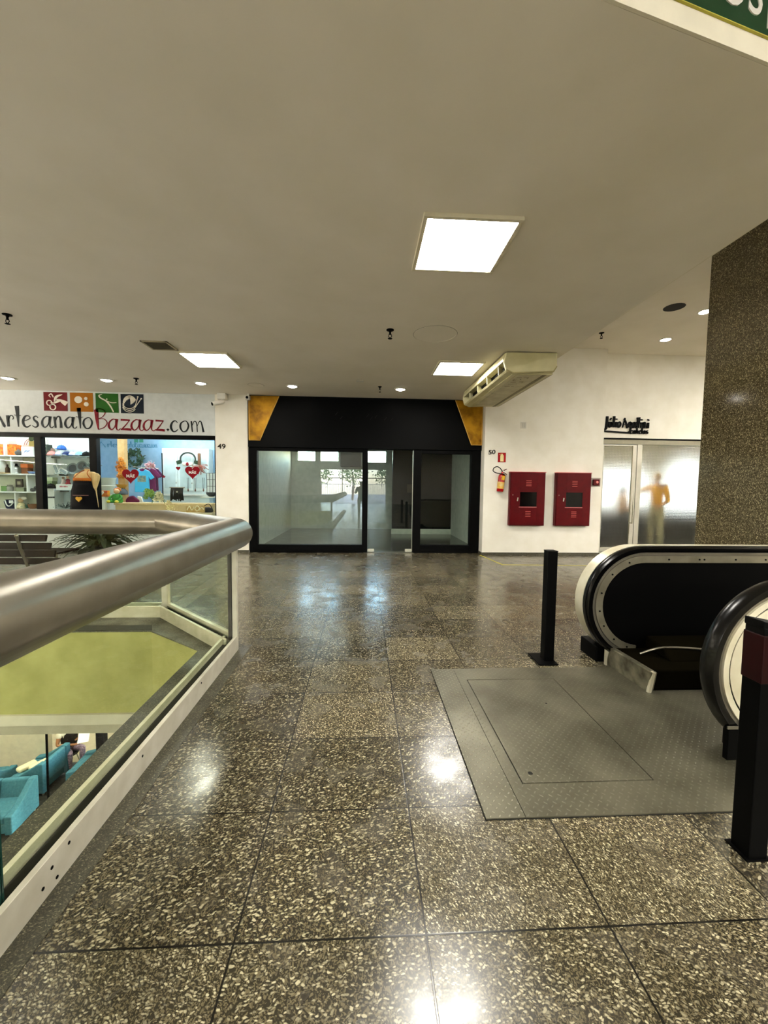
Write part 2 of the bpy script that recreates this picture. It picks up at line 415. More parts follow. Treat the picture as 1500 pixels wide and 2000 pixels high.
# back wall with the openings of the three shops
b = MB()
b.box(-3.05, -2.395, 8.40, 8.60, 0, TOP)                 # white pier with number 49
b.box(-3.05, -2.395, 8.60, 9.2, 0, TOP)
struct(b.build('wall_pier', WALL))
b = MB(); b.box(2.50, 5.04, 8.20, 8.75, 0, HIGH); struct(b.build('wall_back', WALL))
b = MB(); b.box(5.04, 11, 8.45, 8.75, 2.53, HIGH); b.box(7.6, 11, 8.45, 8.75, 0, 2.53); struct(b.build('wall_right', WALL))
b = MB(); b.box(2.48, 5.045, 8.185, 8.2, 0, .055); b.box(2.485, 2.50, 8.2, 8.44, 0, .055); struct(b.build('baseboard_back', GRANS))
b = MB(); b.box(-3.055, -2.39, 8.385, 8.4, 0, .055); struct(b.build('baseboard_pier', GRANS))
# side walls and the far end of the hall, behind the viewer
b = MB(); b.box(-11.2, -11, -16, 12.5, -5.3, HIGH); struct(b.build('wall_left', WALL))
b = MB(); b.box(11, 11.2, -16, 9, -5.3, HIGH); struct(b.build('wall_east', WALL))
b = MB(); b.box(-11, -3.6, -16.2, -16, -5.3, HIGH); b.box(1.9, 11, -16.2, -16, -5.3, HIGH); b.box(-3.6, 1.9, -16.2, -16, 2.9, HIGH); b.box(-3.6, 1.9, -16.2, -16, -5.3, 0)
struct(b.build('wall_entrance', WALL))
# lower storey
LF = -5.3
b = MB(); b.box(-11, 3, -16, 14, LF-.2, LF); struct(b.build('floor_lower', mat('dark_tile', '#3b3a36', .22, col2='#2f2e2a', scale=2)))
b = MB(); b.box(-11, 3, 3.95, 14, -1.0, -.31); struct(b.build('ceiling_lower', mat('lower_ceiling', '#cfc8b4', .7)))
b = MB(); b.box(-11, -7.36, 9.3, 9.5, LF, -1.0); struct(b.build('wall_lower', mat('cream_wall', '#efe4c6', .6)))
b = MB(); b.box(-11, 3, 13.8, 14, LF, -1); struct(b.build('wall_lower_back', mat('taupe_wall', '#d8cbab', .6)))

# painted yellow line on the floor
b = MB(); w = .018
b.pxy([(2.44, 8.17), (2.47, 8.19), (2.585, 7.13), (2.555, 7.13)], .0005, .002)
b.pxy([(2.555, 7.15), (2.555, 7.118), (4.9, 7.03), (4.9, 7.062)], .0005, .002)
tag(b.build('floor_marking', mat('yellow_paint', '#c9bd3e', .5)), 'thin yellow line painted on the floor before the red fire cabinets', 'floor marking')

# ================================================================== ceiling fittings
def led_panel(x, y, z, s, label, m=LED, group='square ceiling light panels', frame=.03, rz=0):
    t = thing('ceiling_light', label, 'ceiling light', (x, y, z), group)
    h = s/2
    b = MB()
    for q in ((-h, h, -h, -h+frame), (-h, h, h-frame, h), (-h, -h+frame, -h+frame, h-frame), (h-frame, h, -h+frame, h-frame)):
        b.box(x+q[0], x+q[1], y+q[2], y+q[3], z-.028, z)
    b.build('frame', mat('panel_frame', '#e3dcc4', .4), t, bev=.003)
    b = MB(); b.box(x-h+frame, x+h-frame, y-h+frame, y+h-frame, z-.022, z-.012); b.build('diffuser', m, t)
    return t
led_panel(.735, 3.118, TOP, .69, 'largest square light panel, nearest to the viewer on the ceiling')
led_panel(-2.262, 6.108, TOP, .69, 'square ceiling light panel over the left balustrade beside the grey vent')
led_panel(1.425, 6.195, TOP, .69, 'square ceiling light panel beside the hanging air conditioner')
for (x, y) in ((-7, -4), (-2.5, -3.5), (2.0, -3.5), (6.5, -3), (-7, -9), (-1, -9), (5, -9), (6.6, 1.2), (9, 5)):  # unseen panels, added to light the fascia, walls and near floor
    led_panel(x, y, HIGH, 1.2, 'large square light panel added to the high hall ceiling out of view', LED_ADDED, 'added hall ceiling panels')

def downlight(x, y, z, label, on=True, r=.088):
    t = thing('downlight', label, 'downlight', (x, y, z), 'recessed round downlights')
    b = MB(); b.lathe([(r*1.3, 0), (r*1.3, -.006), (r*1.05, -.014), (r*.95, -.010), (r*.95, 0)], (x, y, z), 24); b.build('trim_ring', WHITE, t, smooth=True)
    b = MB(); b.lathe([(.001, -.030), (r*.5, -.026), (r*.92, -.008), (r*.92, -.001)], (x, y, z), 20); b.build('lens', SPOT if on else BLACKM, t, smooth=True)
for px, py, lb in ((15, 738, 'lit round downlight at the far left above the first letters of the shop sign'),
                   (208, 742, 'lit round downlight above the coloured squares of the shop sign'),
                   (392, 748, 'lit round downlight above the right end of the white shop sign'),
                   (571, 754, 'lit round downlight above the left half of the black shopfront'),
                   (782, 760, 'lit round downlight above the right half of the black shopfront')):
    p = fl(px, py, TOP); downlight(p.x, p.y, TOP, lb)
p = fl(1300, 663, HIGH); downlight(p.x, p.y, HIGH, 'lit round downlight in the higher ceiling over the salon door', r=.09)
p = fl(1378, 608, HIGH); downlight(p.x, p.y, HIGH, 'lit round downlight in the higher ceiling beside the granite pillar', r=.09)
p = fl(1317, 600, HIGH); b = MB(); b.lathe([(.001, -.004), (.15, -.004), (.15, 0)], (p.x, p.y, HIGH), 28)
tag(b.build('ceiling_opening', mat('dark_hole', '#1a1712', .8)), 'dark empty round cutout in the higher ceiling', 'ceiling hole')

def sprinkler(px, py, z, label, s=1.):
    p = fl(px, py, z); t = thing('sprinkler_head', label, 'sprinkler', (p.x, p.y, z), 'ceiling sprinkler heads')
    b = MB(); b.lathe([(.045*s, 0), (.045*s, -.008), (.02*s, -.016), (.012*s, -.03), (.012*s, -.055), (.006*s, -.06)], (p.x, p.y, z), 14); b.build('body', BLACKM, t, smooth=True)
    b = MB(); b.tube([(p.x-.012*s, p.y, z-.05), (p.x-.02*s, p.y, z-.075), (p.x, p.y, z-.10)], .004*s, 6); b.tube([(p.x+.012*s, p.y, z-.05), (p.x+.02*s, p.y, z-.075), (p.x, p.y, z-.10)], .004*s, 6); b.build('frame', BLACKM, t)
    b = MB(); b.lathe([(.026*s, -.10), (.026*s, -.104), (.004, -.108)], (p.x, p.y, z), 14); b.build('deflector', BLACKM, t)
sprinkler(14, 614, TOP, 'dark sprinkler head at the far left of the ceiling')
sprinkler(266, 739, TOP, 'dark sprinkler head above the coloured squares of the shop sign')
sprinkler(762, 644, TOP, 'dark sprinkler head beside the round ceiling hatch')
sprinkler(742, 755, TOP, 'small sprinkler head just before the black shopfront', .8)
sprinkler(1175, 650, HIGH, 'dark sprinkler head in the higher ceiling on the right')
# ventilation grille
t = thing('air_vent', 'small grey louvred air vent in the ceiling beside a light panel', 'air vent', (-2.74, 5.56, TOP))
b = MB(); x0, x1, y0, y1 = -2.90, -2.56, 5.40, 5.73
for q in ((x0, x1, y0, y0+.025), (x0, x1, y1-.025, y1), (x0, x0+.025, y0, y1), (x1-.025, x1, y0, y1)): b.box(*q, TOP-.014, TOP)
b.build('frame', mat('vent_frame', '#b3a98c', .5), t)
b = MB()
for i in range(11): b.cbox((x0+.17, y0+.035+i*.026, TOP-.008), .29, .020, .003, rx=.6)
b.build('louvres', mat('vent_louvre', '#6f6955', .5), t)
b = MB(); b.box(x0+.02, x1-.02, y0+.02, y1-.02, TOP-.003, TOP); b.build('backing', BLACKM, t)
def hatch(px, py, r, label):
    p = fl(px, py, TOP); b = MB(); b.lathe([(r, 0), (r, -.003), (r-.006, -.003), (r-.006, -.0005), (.001, -.0005)], (p.x, p.y, TOP), 48)
    t = thing('ceiling_hatch', label, 'hatch', (p.x, p.y, TOP), 'round ceiling hatches')
    b.build('cover', CEIL, t, smooth=False)
    b = MB(); n = 48
    b.lathe([(r+.004, 0), (r+.004, -.001), (r, -.001), (r, 0)], (p.x, p.y, TOP), n); b.build('joint', mat('hatch_joint', '#4d452f', .8), t)
hatch(850, 653, .262, 'large round flush hatch in the ceiling between sprinkler and near panel')
hatch(500, 752, .14, 'small faint round hatch in the ceiling above the white pier')
p = fl(703, 744, TOP); b = MB(); b.box(p.x-.06, p.x+.06, p.y-.05, p.y+.05, TOP-.008, TOP); tag(b.build('ceiling_plate', WHITE, bev=.003), 'small square blank plate on the ceiling before the black shopfront', 'cover plate')
# green sign on the fascia
t = thing('overhead_sign', 'dark green toilet sign with white lettering, cut off at the top right corner', 'sign', fr_(1.3, .0)+(3.365,))
def fs(x, z, off): q = fr_(x, off); return Vector((q[0], q[1], z))
def fasq(b, x0, x1, z0, z1, o0, o1):
    v = [fs(x, z, o) for o in (o0, o1) for z in (z0, z1) for x in (x0, x1)]
    v = [b.b.verts.new(q) for q in v]
    for q in ((0, 2, 3, 1), (4, 5, 7, 6), (0, 1, 5, 4), (2, 6, 7, 3), (0, 4, 6, 2), (1, 3, 7, 5)): b.b.faces.new([v[i] for i in q])
b = MB(); fasq(b, .35, 2.35, 3.345, 3.72, .012, .020); b.build('panel', mat('sign_green', '#0b3a1f', .35), t)
b = MB(); fasq(b, .35, 2.35, 3.341, 3.345, .012, .0205); b.build('edge_strip', mat('sign_edge', '#b9b24a', .5), t)
b = MB(); b.text('SANITÁRIOS', lambda v: fs(1.665+v.x*.72, 3.404+v.y, .022 - v.z), .27, .004, 'RIGHT'); b.build('lettering', WHITE, t)
b = MB(); fasq(b, 1.695, 1.703, 3.372, 3.69, .020, .023); b.build('divider_bar', WHITE, t)

# ================================================================== granite pillar
b = MB(); b.box(4.02, 5.0, 3.55, 4.6, 0, HIGH); tag(b.build('granite_pillar', GRAN, bev=.006), 'square brown granite pillar behind the escalator at the right edge', 'pillar')
# ================================================================== balustrade round the atrium
RZ, RR = 1.0, .13
t = thing('balustrade', 'steel balustrade with a thick tubular handrail and glass panes round the atrium opening', 'balustrade', (-1.07, 3.4, 0))
b = MB(); b.tube([(-1.07, -5.6, RZ), (-1.07, 3.36, RZ), (-2.10, 4.33, RZ), (-10.9, 4.33, RZ)], RR, 40)
hr = b.build('handrail', STEEL, t, smooth=True)
b = MB()
for p, d in (((-1.07, 3.36), (-.7, .714)), ((-2.10, 4.33), (-.92, .39))):
    pass
def base_run(bo, bi, bc, p, q, out):
    """aluminium channel from p to q; out = unit vector to the public side"""
    p, q, o = Vector(p), Vector(q), Vector(out)
    def quad(b, a0, a1, z0, z1, e=0.): b.pxy([p+o*a0, q+o*a0, q+o*a1, p+o*a1], z0, z1)
    quad(bo, -.012, .012, 0, .13); quad(bi, -.118, -.096, 0, .122); quad(bc, -.096, -.012, 0, .075)
bo, bi, bc = MB(), MB(), MB()
runs = [((-1.069, -5.6), (-1.069, 3.38), (1, 0)), ((-1.069, 3.38), (-2.085, 4.342), (.687, .726)), ((-2.085, 4.342), (-10.9, 4.342), (0, 1))]
for a, c, o in runs: base_run(bo, bi, bc, a, c, o)
bo.build('base_rail', ALUW, t, bev=.002); bi.build('glazing_bead', CREAMM, t, bev=.002); bc.build('gasket', BLACKM, t)
# panes with dark polished edges
def pane(p, q, name='glass_pane', z0=.07, z1=.90, th=.010):
    p, q = Vector(p), Vector(q); d = (q-p).normalized(); n = Vector((-d.y, d.x))*th/2
    b = MB(); b.pxy([p+n, q+n, q-n, p-n], z0, z1); return b.build(name, GLB, t)
def edge(p, d, z0=.085, z1=.90, w=.006):
    p = Vector(p); d = Vector(d).normalized(); n = Vector((-d.y, d.x))*.0056
    b = MB(); b.pxy([p+n, p+d*w+n, p+d*w-n, p-n], z0, z1); b.build('pane_edge', SEAM, t)
xg = -1.10
pane((xg, 1.205), (xg, 3.33)); pane((xg, -1.0), (xg, 1.19)); pane((xg, -3.3), (xg, -1.015)); pane((xg, -5.6), (xg, -3.315))
edge((xg, 1.205), (0, -1)); edge((xg, 1.19), (0, 1)); edge((xg, -1.0), (0, -1))
pane((-1.135, 3.40), (-2.07, 4.29)); pane((-2.16, 4.31), (-4.3, 4.31)); pane((-4.32, 4.31), (-6.6, 4.31)); pane((-6.62, 4.31), (-10.9, 4.31))
edge((-4.3, 4.31), (-1, 0)); edge((-6.6, 4.31), (-1, 0))
b = MB(); b.box(-1.098, -1.058, 3.345, 3.385, .10, .92); b.build('post', ALUW, t, bev=.003)
b = MB(); b.box(-1.128, -1.099, 3.338, 3.375, .10, .92); b.build('post_gasket', BLACKM, t)
for q in ((-2.12, 4.325),):
    b = MB(); b.box(q[0]-.028, q[0]+.028, q[1]-.028, q[1]+.028, .0, .92); b.build('post', ALUW, t, bev=.003)
b = MB()   # frame of the slanted pane, seen from inside
p, q = Vector((-1.125, 3.385)), Vector((-2.075, 4.285)); d = (q-p).normalized(); n = Vector((-d.y, d.x))*.012
b.pxy([q+n, q+d*-.03+n, q+d*-.03-n, q-n], .13, .9); b.pxy([p+n, q+n, q-n, p-n], .115, .145); b.build('pane_frame', CREAMM, t)
for y, z in ((1.30, .05), (1.34, .085), (1.36, .03), (1.42, .10), (1.9, .09), (2.6, .10)):
    b = MB(); b.lathe([(.001, .0), (.006, .0), (.006, .002), (.001, .002)], (-1.057, y, z), 8, axis='X'); b.build('screw', BLACKM, t)

# ================================================================== black crowd posts
t = thing('barrier_post', 'square black post with flat foot plate at the far edge of the steel floor plate', 'post', (1.51, 3.06, 0), 'black posts before the escalator')
b = MB(); b.box(1.47, 1.55, 3.06, 3.14, .012, .905); b.build('shaft', BLACKM, t, bev=.004)
b = MB(); b.box(1.40, 1.56, 3.00, 3.22, .003, .014); b.build('foot_plate', BLACKM, t, bev=.003)
b = MB(); b.box(1.468, 1.552, 3.058, 3.142, .903, .910); b.build('cap', BLACK, t, bev=.003)
t = thing('barrier_post', 'tall black post with dark red top band, nearest to the viewer at the right edge', 'post', (1.51, 1.39, 0), 'black posts before the escalator')
b = MB(); b.box(1.472, 1.548, 1.352, 1.428, .0, .90); b.build('shaft', BLACKM, t, bev=.004)
b = MB(); b.pxz([(1.47, .895), (1.47, .925), (1.60, .90), (1.60, .895)], 1.354, 1.43); b.box(1.475, 1.545, 1.356, 1.424, .87, .90); b.build('top_bar', BLACKM, t, bev=.003)
b = MB(); b.box(1.469, 1.551, 1.349, 1.431, .69, .872); b.build('red_band', mat('oxblood_paint', '#1f0506', .4, col2='#160304', spec=.1), t, bev=.004)['label'] = 'dark oxblood red band'
b = MB(); b.box(1.46, 1.56, 1.345, 1.44, 0, .006); b.build('foot_plate', BLACKM, t)

# ================================================================== steel chequer plate
def chequer(name, contrast, bmp):
    m, nt, out = nodes(name); L = nt.links.new
    p = N(nt, 'ShaderNodeBsdfPrincipled'); L(p.outputs[0], out.inputs[0])
    tc = N(nt, 'ShaderNodeTexCoord')
    mp = N(nt, 'ShaderNodeMapping'); mp.inputs['Rotation'].default_value = (0, 0, PI/4); mp.inputs['Scale'].default_value = (34, 34, 34); L(tc.outputs['Object'], mp.inputs['Vector'])
    sp = N(nt, 'ShaderNodeSeparateXYZ'); L(mp.outputs[0], sp.inputs[0])
    def m_(op, a, b=None):
        n = N(nt, 'ShaderNodeMath', operation=op)
        for i, x in enumerate((a, b)):
            if x is None: continue
            if isinstance(x, (int, float)): n.inputs[i].default_value = x
            else: L(x, n.inputs[i])
        return n.outputs[0]
    fx = m_('SUBTRACT', m_('FRACT', sp.outputs[0]), .5); fy = m_('SUBTRACT', m_('FRACT', sp.outputs[1]), .5)
    par = m_('MODULO', m_('ABSOLUTE', m_('ADD', m_('FLOOR', sp.outputs[0]), m_('FLOOR', sp.outputs[1]))), 2)
    # lozenges turned by 90 degrees on alternate cells
    ax = m_('ADD', m_('MULTIPLY', fx, m_('ADD', 1.3, m_('MULTIPLY', par, 2.2))), 0); ay = m_('MULTIPLY', fy, m_('SUBTRACT', 3.5, m_('MULTIPLY', par, 2.2)))
    d = m_('SQRT', m_('ADD', m_('MULTIPLY', ax, ax), m_('MULTIPLY', ay, ay)))
    r = N(nt, 'ShaderNodeMapRange', interpolation_type='SMOOTHSTEP'); L(d, r.inputs[0]); r.inputs[1].default_value = .22; r.inputs[2].default_value = .46; r.inputs[3].default_value = 1; r.inputs[4].default_value = 0
    nz = N(nt, 'ShaderNodeTexNoise'); nz.inputs['Scale'].default_value = 2.4; nz.inputs['Detail'].default_value = 7; L(tc.outputs['Object'], nz.inputs['Vector'])
    w = N(nt, 'ShaderNodeMapRange'); L(nz.outputs[0], w.inputs[0]); w.inputs[1].default_value = .35; w.inputs[2].default_value = .65
    mx = N(nt, 'ShaderNodeMix', data_type='RGBA'); L(w.outputs[0], mx.inputs['Factor']); mx.inputs['A'].default_value = hexc('#6b6858'); mx.inputs['B'].default_value = hexc('#474435')
    m2 = N(nt, 'ShaderNodeMix', data_type='RGBA'); L(m_('MULTIPLY', r.outputs[0], contrast), m2.inputs['Factor']); L(mx.outputs['Result'], m2.inputs['A']); m2.inputs['B'].default_value = hexc('#b0ab98')
    L(m2.outputs['Result'], p.inputs['Base Color']); p.inputs['Metallic'].default_value = .55
    rr = N(nt, 'ShaderNodeMapRange'); L(nz.outputs[0], rr.inputs[0]); rr.inputs[1].default_value = .3; rr.inputs[2].default_value = .7; rr.inputs[3].default_value = .30; rr.inputs[4].default_value = .48; L(rr.outputs[0], p.inputs['Roughness'])
    b = N(nt, 'ShaderNodeBump'); b.inputs['Strength'].default_value = bmp; b.inputs['Distance'].default_value = .003; L(r.outputs[0], b.inputs['Height']); L(b.outputs[0], p.inputs['Normal'])
    return m
PLATE = chequer('chequer_plate', .45, .6); WORN = chequer('worn_chequer', .10, .3)
def plain_plate():
    return mat('worn_plate', '#85816f', .36, .5, col2='#66624f', scale=3, bump=.03)
t = thing('floor_plate', 'steel chequer plate let into the granite floor before the escalator, with square access panel', 'floor plate', (1.3, 2.27, 0))
GAP = mat('plate_joint', '#15140f', .8)
b = MB(); b.box(.525, 2.6, 1.568, 2.965, .0005, .0015); b.build('bedding', GAP, t)
b = MB(); b.box(.530, .700, 1.573, 2.96, .0012, .0060); b.build('edge_strip', PLATE, t)
b = MB()
b.box(.703, .762, 1.573, 2.96, .0012, .006); b.box(.762, 1.412, 2.782, 2.96, .0012, .006); b.box(.762, 1.412, 1.573, 1.762, .0012, .006); b.box(1.412, 2.0, 1.573, 2.96, .0012, .006); b.box(2.0, 2.6, 1.573, 2.59, .0012, .006)
b.build('surround', WORN, t)
b = MB(); b.box(.768, 1.406, 1.768, 2.776, .0012, .006); b.build('access_panel', WORN, t)
b = MB(); b.lathe([(.001, .0065), (.010, .0065), (.012, .006), (.012, .001)], (.83, 1.83, 0), 14); b.build('lifting_hole', GAP, t); b = MB(); b.lathe([(.001, .0065), (.007, .0065), (.007, .001)], (1.2, 2.45, 0), 12); b.build('lifting_hole', GAP, t)

# ================================================================== escalator
def track(xc, zc, r, a0, x1, off=0., x2=6.4, slope=math.radians(30), n=26):
    """newel half-circle, level run to x1 and the run going down; off shrinks it inwards"""
    R = r-off; p = [(xc+R*math.cos(math.radians(a)), zc+R*math.sin(math.radians(a))) for a in [a0+(90-a0)*i/n for i in range(n+1)]]
    p += [(xc+(x1-xc)*i/4, zc+R) for i in range(1, 5)]
    q = p[-1]; m = 6; rr = 1.2+off
    p += [(q[0]+rr*math.sin(slope*i/m), q[1]-rr*(1-math.cos(slope*i/m))) for i in range(1, m+1)]
    q = p[-1]; p.append((x2, q[1]-(x2-q[0])*math.tan(slope))); return p
esc = thing('escalator', 'escalator landing with black rubber handrails and rounded newels beside the granite pillar', 'escalator', (2.6, 2.5, 0))
XC, ZC, ER = 2.215, .50, .465
def section(hw, y, th=.022, lip=.012):
    """C-shaped rubber handrail"""
    return [(0, y-hw), (.018, y-hw), (.030, y-hw*.6), (.033, y), (.030, y+hw*.6), (.018, y+hw), (0, y+hw), (-.016, y+hw*.9), (-.016, y+hw*.45), (-.004, y+hw*.35), (-.004, y-hw*.35), (-.016, y-hw*.45), (-.016, y-hw*.9)]
def balustrade(y, side, tag_):
    """y = handrail centre line; side = +1 when the lit outer casing is on the far side (+y)"""
    MBh = MB(); MBh.sweep([(x, z) for x, z in track(XC, ZC, ER, 262, 3.5, .033)], section(.042, y)); MBh.build('handrail', RUBBER, esc, smooth=True)['label'] = 'black rubber handrail on the '+tag_+' balustrade'
    yi, yo = y-side*.036, y+side*.036            # inner and outer faces of the guide
    b = MB(); b.sweep(track(XC, ZC, ER, 258, 3.5, .060), [(0.012, y-.028), (0.012, y+.028), (-.012, y+.028), (-.012, y-.028)]); b.build('handrail_guide', STEEL, esc, smooth=True)
    # screwed trim on the inner side
    lo, hi = sorted((y-side*.036, y-side*.010))
    b = MB(); b.sweep(track(XC, ZC, ER, 262, 3.5, .105), [(.030, lo), (.030, hi), (-.026, hi), (-.026, lo)]); b.build('inner_trim', mat('trim_metal', '#98927f', .32, .7, col2='#7b7562', scale=6), esc, smooth=False)
    for a in (250, 230, 208, 188, 165, 138, 112):
        b = MB(); b.lathe([(.001, -.003*side), (.007, -.003*side), (.007, .004)], (XC+(ER-.105)*math.cos(math.radians(a)), y-side*.037, ZC+(ER-.105)*math.sin(math.radians(a))), 10, axis='Y'); b.build('trim_screw', BLACKM, esc)
    for x in (2.4, 2.65, 2.69, 2.95, 3.2):
        b = MB(); b.lathe([(.001, -.003*side), (.007, -.003*side), (.007, .004)], (x, y-side*.037, ZC+ER-.105), 10, axis='Y'); b.build('trim_screw', BLACKM, esc)
    # panel body
    inn = track(XC, ZC, ER, 262, 3.5, .125); x2, z2 = inn[-1]
    poly = inn+[(x2, z2-.75), (3.9, -.22), (3.5, .03), (2.25, .03)]
    lo, hi = sorted((y-side*.022, y+side*.0))
    b = MB(); b.pxz(poly, lo, hi); b.build('inner_panel', BLACK, esc)['label'] = 'black panel on the step side'
    # outer casing: pale metal drum with concentric pressings
    o = side
    def ring(offa, offb, ya, yb, name, m, lab=None):
        A = track(XC, ZC, ER, 255, 3.5, offa); B = track(XC, ZC, ER, 255, 3.5, offb)
        lo, hi = sorted((y+o*ya, y+o*yb)); b = MB()
        for i in range(len(A)-1):
            v = [b.b.verts.new((p[0], yy, p[1])) for yy in (lo, hi) for p in (A[i], A[i+1], B[i+1], B[i])]
            for q in ((0, 1, 2, 3), (7, 6, 5, 4), (0, 4, 5, 1), (2, 6, 7, 3)): b.b.faces.new([v[k] for k in q])
            if i == 0: b.b.faces.new([v[k] for k in (0, 3, 7, 4)])
            if i == len(A)-2: b.b.faces.new([v[k] for k in (1, 5, 6, 2)])
        bmesh.ops.remove_doubles(b.b, verts=b.b.verts, dist=1e-5)
        w = b.build(name, m, esc, smooth=True)
        if lab: w['label'] = lab
    if side < 0:
        ring(.070, .100, .010, .040, 'outer_trim', CREAMM, 'pale metal trim ring')
        ring(.100, .112, .0, .030, 'trim_groove', BLACKM)
        ring(.112, .205, .0, .034, 'outer_ring', CREAMM)
        inn2 = track(XC, ZC, ER, 255, 3.5, .175); x2, z2 = inn2[-1]
        poly = [p for p in inn2 if p[1] > .2 or p[0] > 3]+[(x2, z2-.5), (3.9, 0), (3.5, .2)]
        lo, hi = sorted((y, y+o*.024)); b = MB(); b.pxz(poly, lo, hi); b.build('outer_panel', mat('white_enamel', '#dcd9cc', .22, .2, col2='#c9c5b4'), esc, bev=.004)['label'] = 'white enamelled outer panel'
        b = MB(); b.box(1.86, 3.4, *sorted((y+o*.02, y+o*.05)), .03, .20); b.build('base_cover', BLACKM, esc, bev=.004)
        b = MB(); b.lathe([(.001, -.004), (.016, -.003), (.018, .004)], (1.93, y+o*.05, .155), 14, axis='Y'); b.build('lock', STEEL, esc, smooth=True)
        b = MB(); b.cbox((2.1, y+o*.052, .205), .5, .006, .014); b.build('cover_lip', STEEL, esc)
    else:
        ring(.012, .06, .045, .16, 'outer_casing', CREAMM, 'pale rounded outer casing')
        inn2 = track(XC, ZC, ER, 255, 3.5, .05); x2, z2 = inn2[-1]
        b = MB(); b.pxz(inn2+[(x2, z2-.8), (3.9, -.25), (3.5, .02), (2.2, .02)], y+.05, y+.15); b.build('outer_panel', CREAMM, esc)
balustrade(3.01, 1, 'far')
balustrade(1.90, -1, 'near')
# newel foot of the far side: metal skirt nose, dark skirt deck
b = MB(); b.prism([(3.02, .0), (2.58, .0), (2.55, .155), (2.98, .155)], lambda p: (1.955+(3.02-p[0])*.05, p[0], p[1]), lambda p: (2.0+(3.02-p[0])*.05, p[0], p[1])); b.build('skirt_nose', mat('stained_steel', '#8b8672', .38, .6, col2='#2e2b20', scale=9), esc, bev=.006)
b = MB(); b.tube([(1.985, 2.575, .0), (2.0, 2.56, .155)], .016, 8); b.build('nose_edge', CREAMM, esc)
b = MB(); b.box(2.0, 3.6, 2.60, 2.99, .0, .15); b.pyz([(2.985, .15), (2.72, .15), (2.80, .235), (2.985, .25)], 2.25, 3.6); b.build('skirt_deck', mat('deck_black', '#0c0a05', .6, spec=.0), esc, bev=.012)
b = MB(); b.tube(spline([(2.12, 2.86, .155), (2.25, 2.80, .225), (2.5, 2.78, .222), (2.9, 2.76, .19)], 6), .008, 8); b.build('deck_edge', STEEL, esc, smooth=True)
b = MB(); b.box(1.945, 1.965, 3.0, 3.025, .0, .17); b.build('nose_strip', CREAMM, esc)
b = MB(); b.box(1.90, 2.08, 3.06, 3.30, .0, .13); b.build('outer_foot', BLACKM, esc, bev=.008)
b = MB(); b.box(2.0, 3.0, 1.94, 2.03, .0, .15); b.build('near_skirt', BLACKM, esc, bev=.01)
b = MB(); b.cbox((2.02, 1.985, .075), .03, .09, .15); b.build('near_nose', CREAMM, esc, bev=.008)
# comb plate and the steps that go down
b = MB(); b.box(2.45, 3.05, 2.03, 2.60, .0015, .012)
for i in range(40): b.box(2.55, 3.04, 2.036+i*.014, 2.042+i*.014, .012, .016)
b.build('comb_plate', mat('comb_metal', '#8a8675', .4, .7), esc)
st = None
for i in range(10):
    x = 3.05+i*.40; z = -max(0, i-1)*.21
    b = MB(); b.box(x, x+.40, 2.035, 2.595, z-.21, z-.003)
    for k in range(28): b.box(x+.01, x+.39, 2.04+k*.02, 2.05+k*.02, z-.003, z+.006)
    b.build('step', BLACKM, esc)
b = MB(); b.pxz([(3.05, -.32), (3.05, -.9), (7.3, -3.2), (7.3, -2.5), (3.9, -.55)], 1.86, 1.875); b.pxz([(3.05, -.32), (3.05, -.9), (7.3, -3.2), (7.3, -2.5), (3.9, -.55)], 3.08, 3.095); b.build('truss_side', BLACKM, esc)

# ================================================================== hanging air conditioner
ac = thing('air_conditioner', 'long cream air conditioner hung from the ceiling edge, louvres facing left', 'air conditioner', (2.24, 6.7, TOP))
Y0, Y1 = 5.37, 7.65
prof = [(1.90, 3.235), (2.605, 3.245), (2.605, 3.06), (2.56, 2.985), (2.0, 2.955), (1.905, 2.995), (1.875, 3.10)]
def inset(p, k): 
    cx, cz = 2.24, 3.10; return [(cx+(x-cx)*k, cz+(z-cz)*k) for x, z in p]
ACM = mat('ac_plastic', '#d6cfa6', .42, col2='#c4bd92', scale=4)
b = MB(); b.pxz([(2.04, 3.235), (2.605, 3.245), (2.605, 3.05), (2.56, 2.965), (2.0, 2.955), (2.04, 3.0)], Y0+.05, Y1-.05); b.build('body', ACM, ac, bev=.006)
for y0, y1 in ((Y0, Y0+.055), (Y1-.055, Y1)):
    b = MB(); b.pxz(prof, y0, y1); b.build('end_cap', ACM, ac, bev=.014)
b = MB(); b.pxz([(2.605, 3.06), (2.56, 2.985), (2.0, 2.955), (1.905, 2.995), (1.90, 3.01), (2.0, 2.972), (2.55, 3.0), (2.597, 3.07)], Y0-.006, Y0+.002); b.build('end_trim', mat('ac_dark_trim', '#a39a6d', .5), ac)  # darker strip along the lower edge of the end cap
b = MB(); b.pxz([(1.90, 3.24), (2.06, 3.24), (2.06, 3.15), (1.885, 3.13), (1.878, 3.16)], Y0+.055, Y1-.055); b.build('top_rail', ACM, ac, bev=.006)
b = MB(); b.pxz([(1.902, 3.005), (1.93, 2.985), (2.06, 2.957), (2.06, 2.975), (1.94, 3.003)], Y0+.055, Y1-.055); b.build('lower_lip', ACM, ac, bev=.003)
b = MB(); b.box(2.0, 2.05, Y0+.06, Y1-.06, 3.0, 3.15); b.build('outlet_recess', mat('ac_dark', '#0d0b08', .7), ac)
for i in range(4):
    y = Y0+.30+i*.52
    b = MB(); b.prism([(1.90, 3.01), (1.89, 3.125), (1.97, 3.14), (2.0, 3.06)], lambda p: (p[0], y+(p[0]-1.9)*.8, p[1]), lambda p: (p[0], y+.014+(p[0]-1.9)*.8, p[1])); b.build('louvre_vane', ACM, ac, bev=.002)
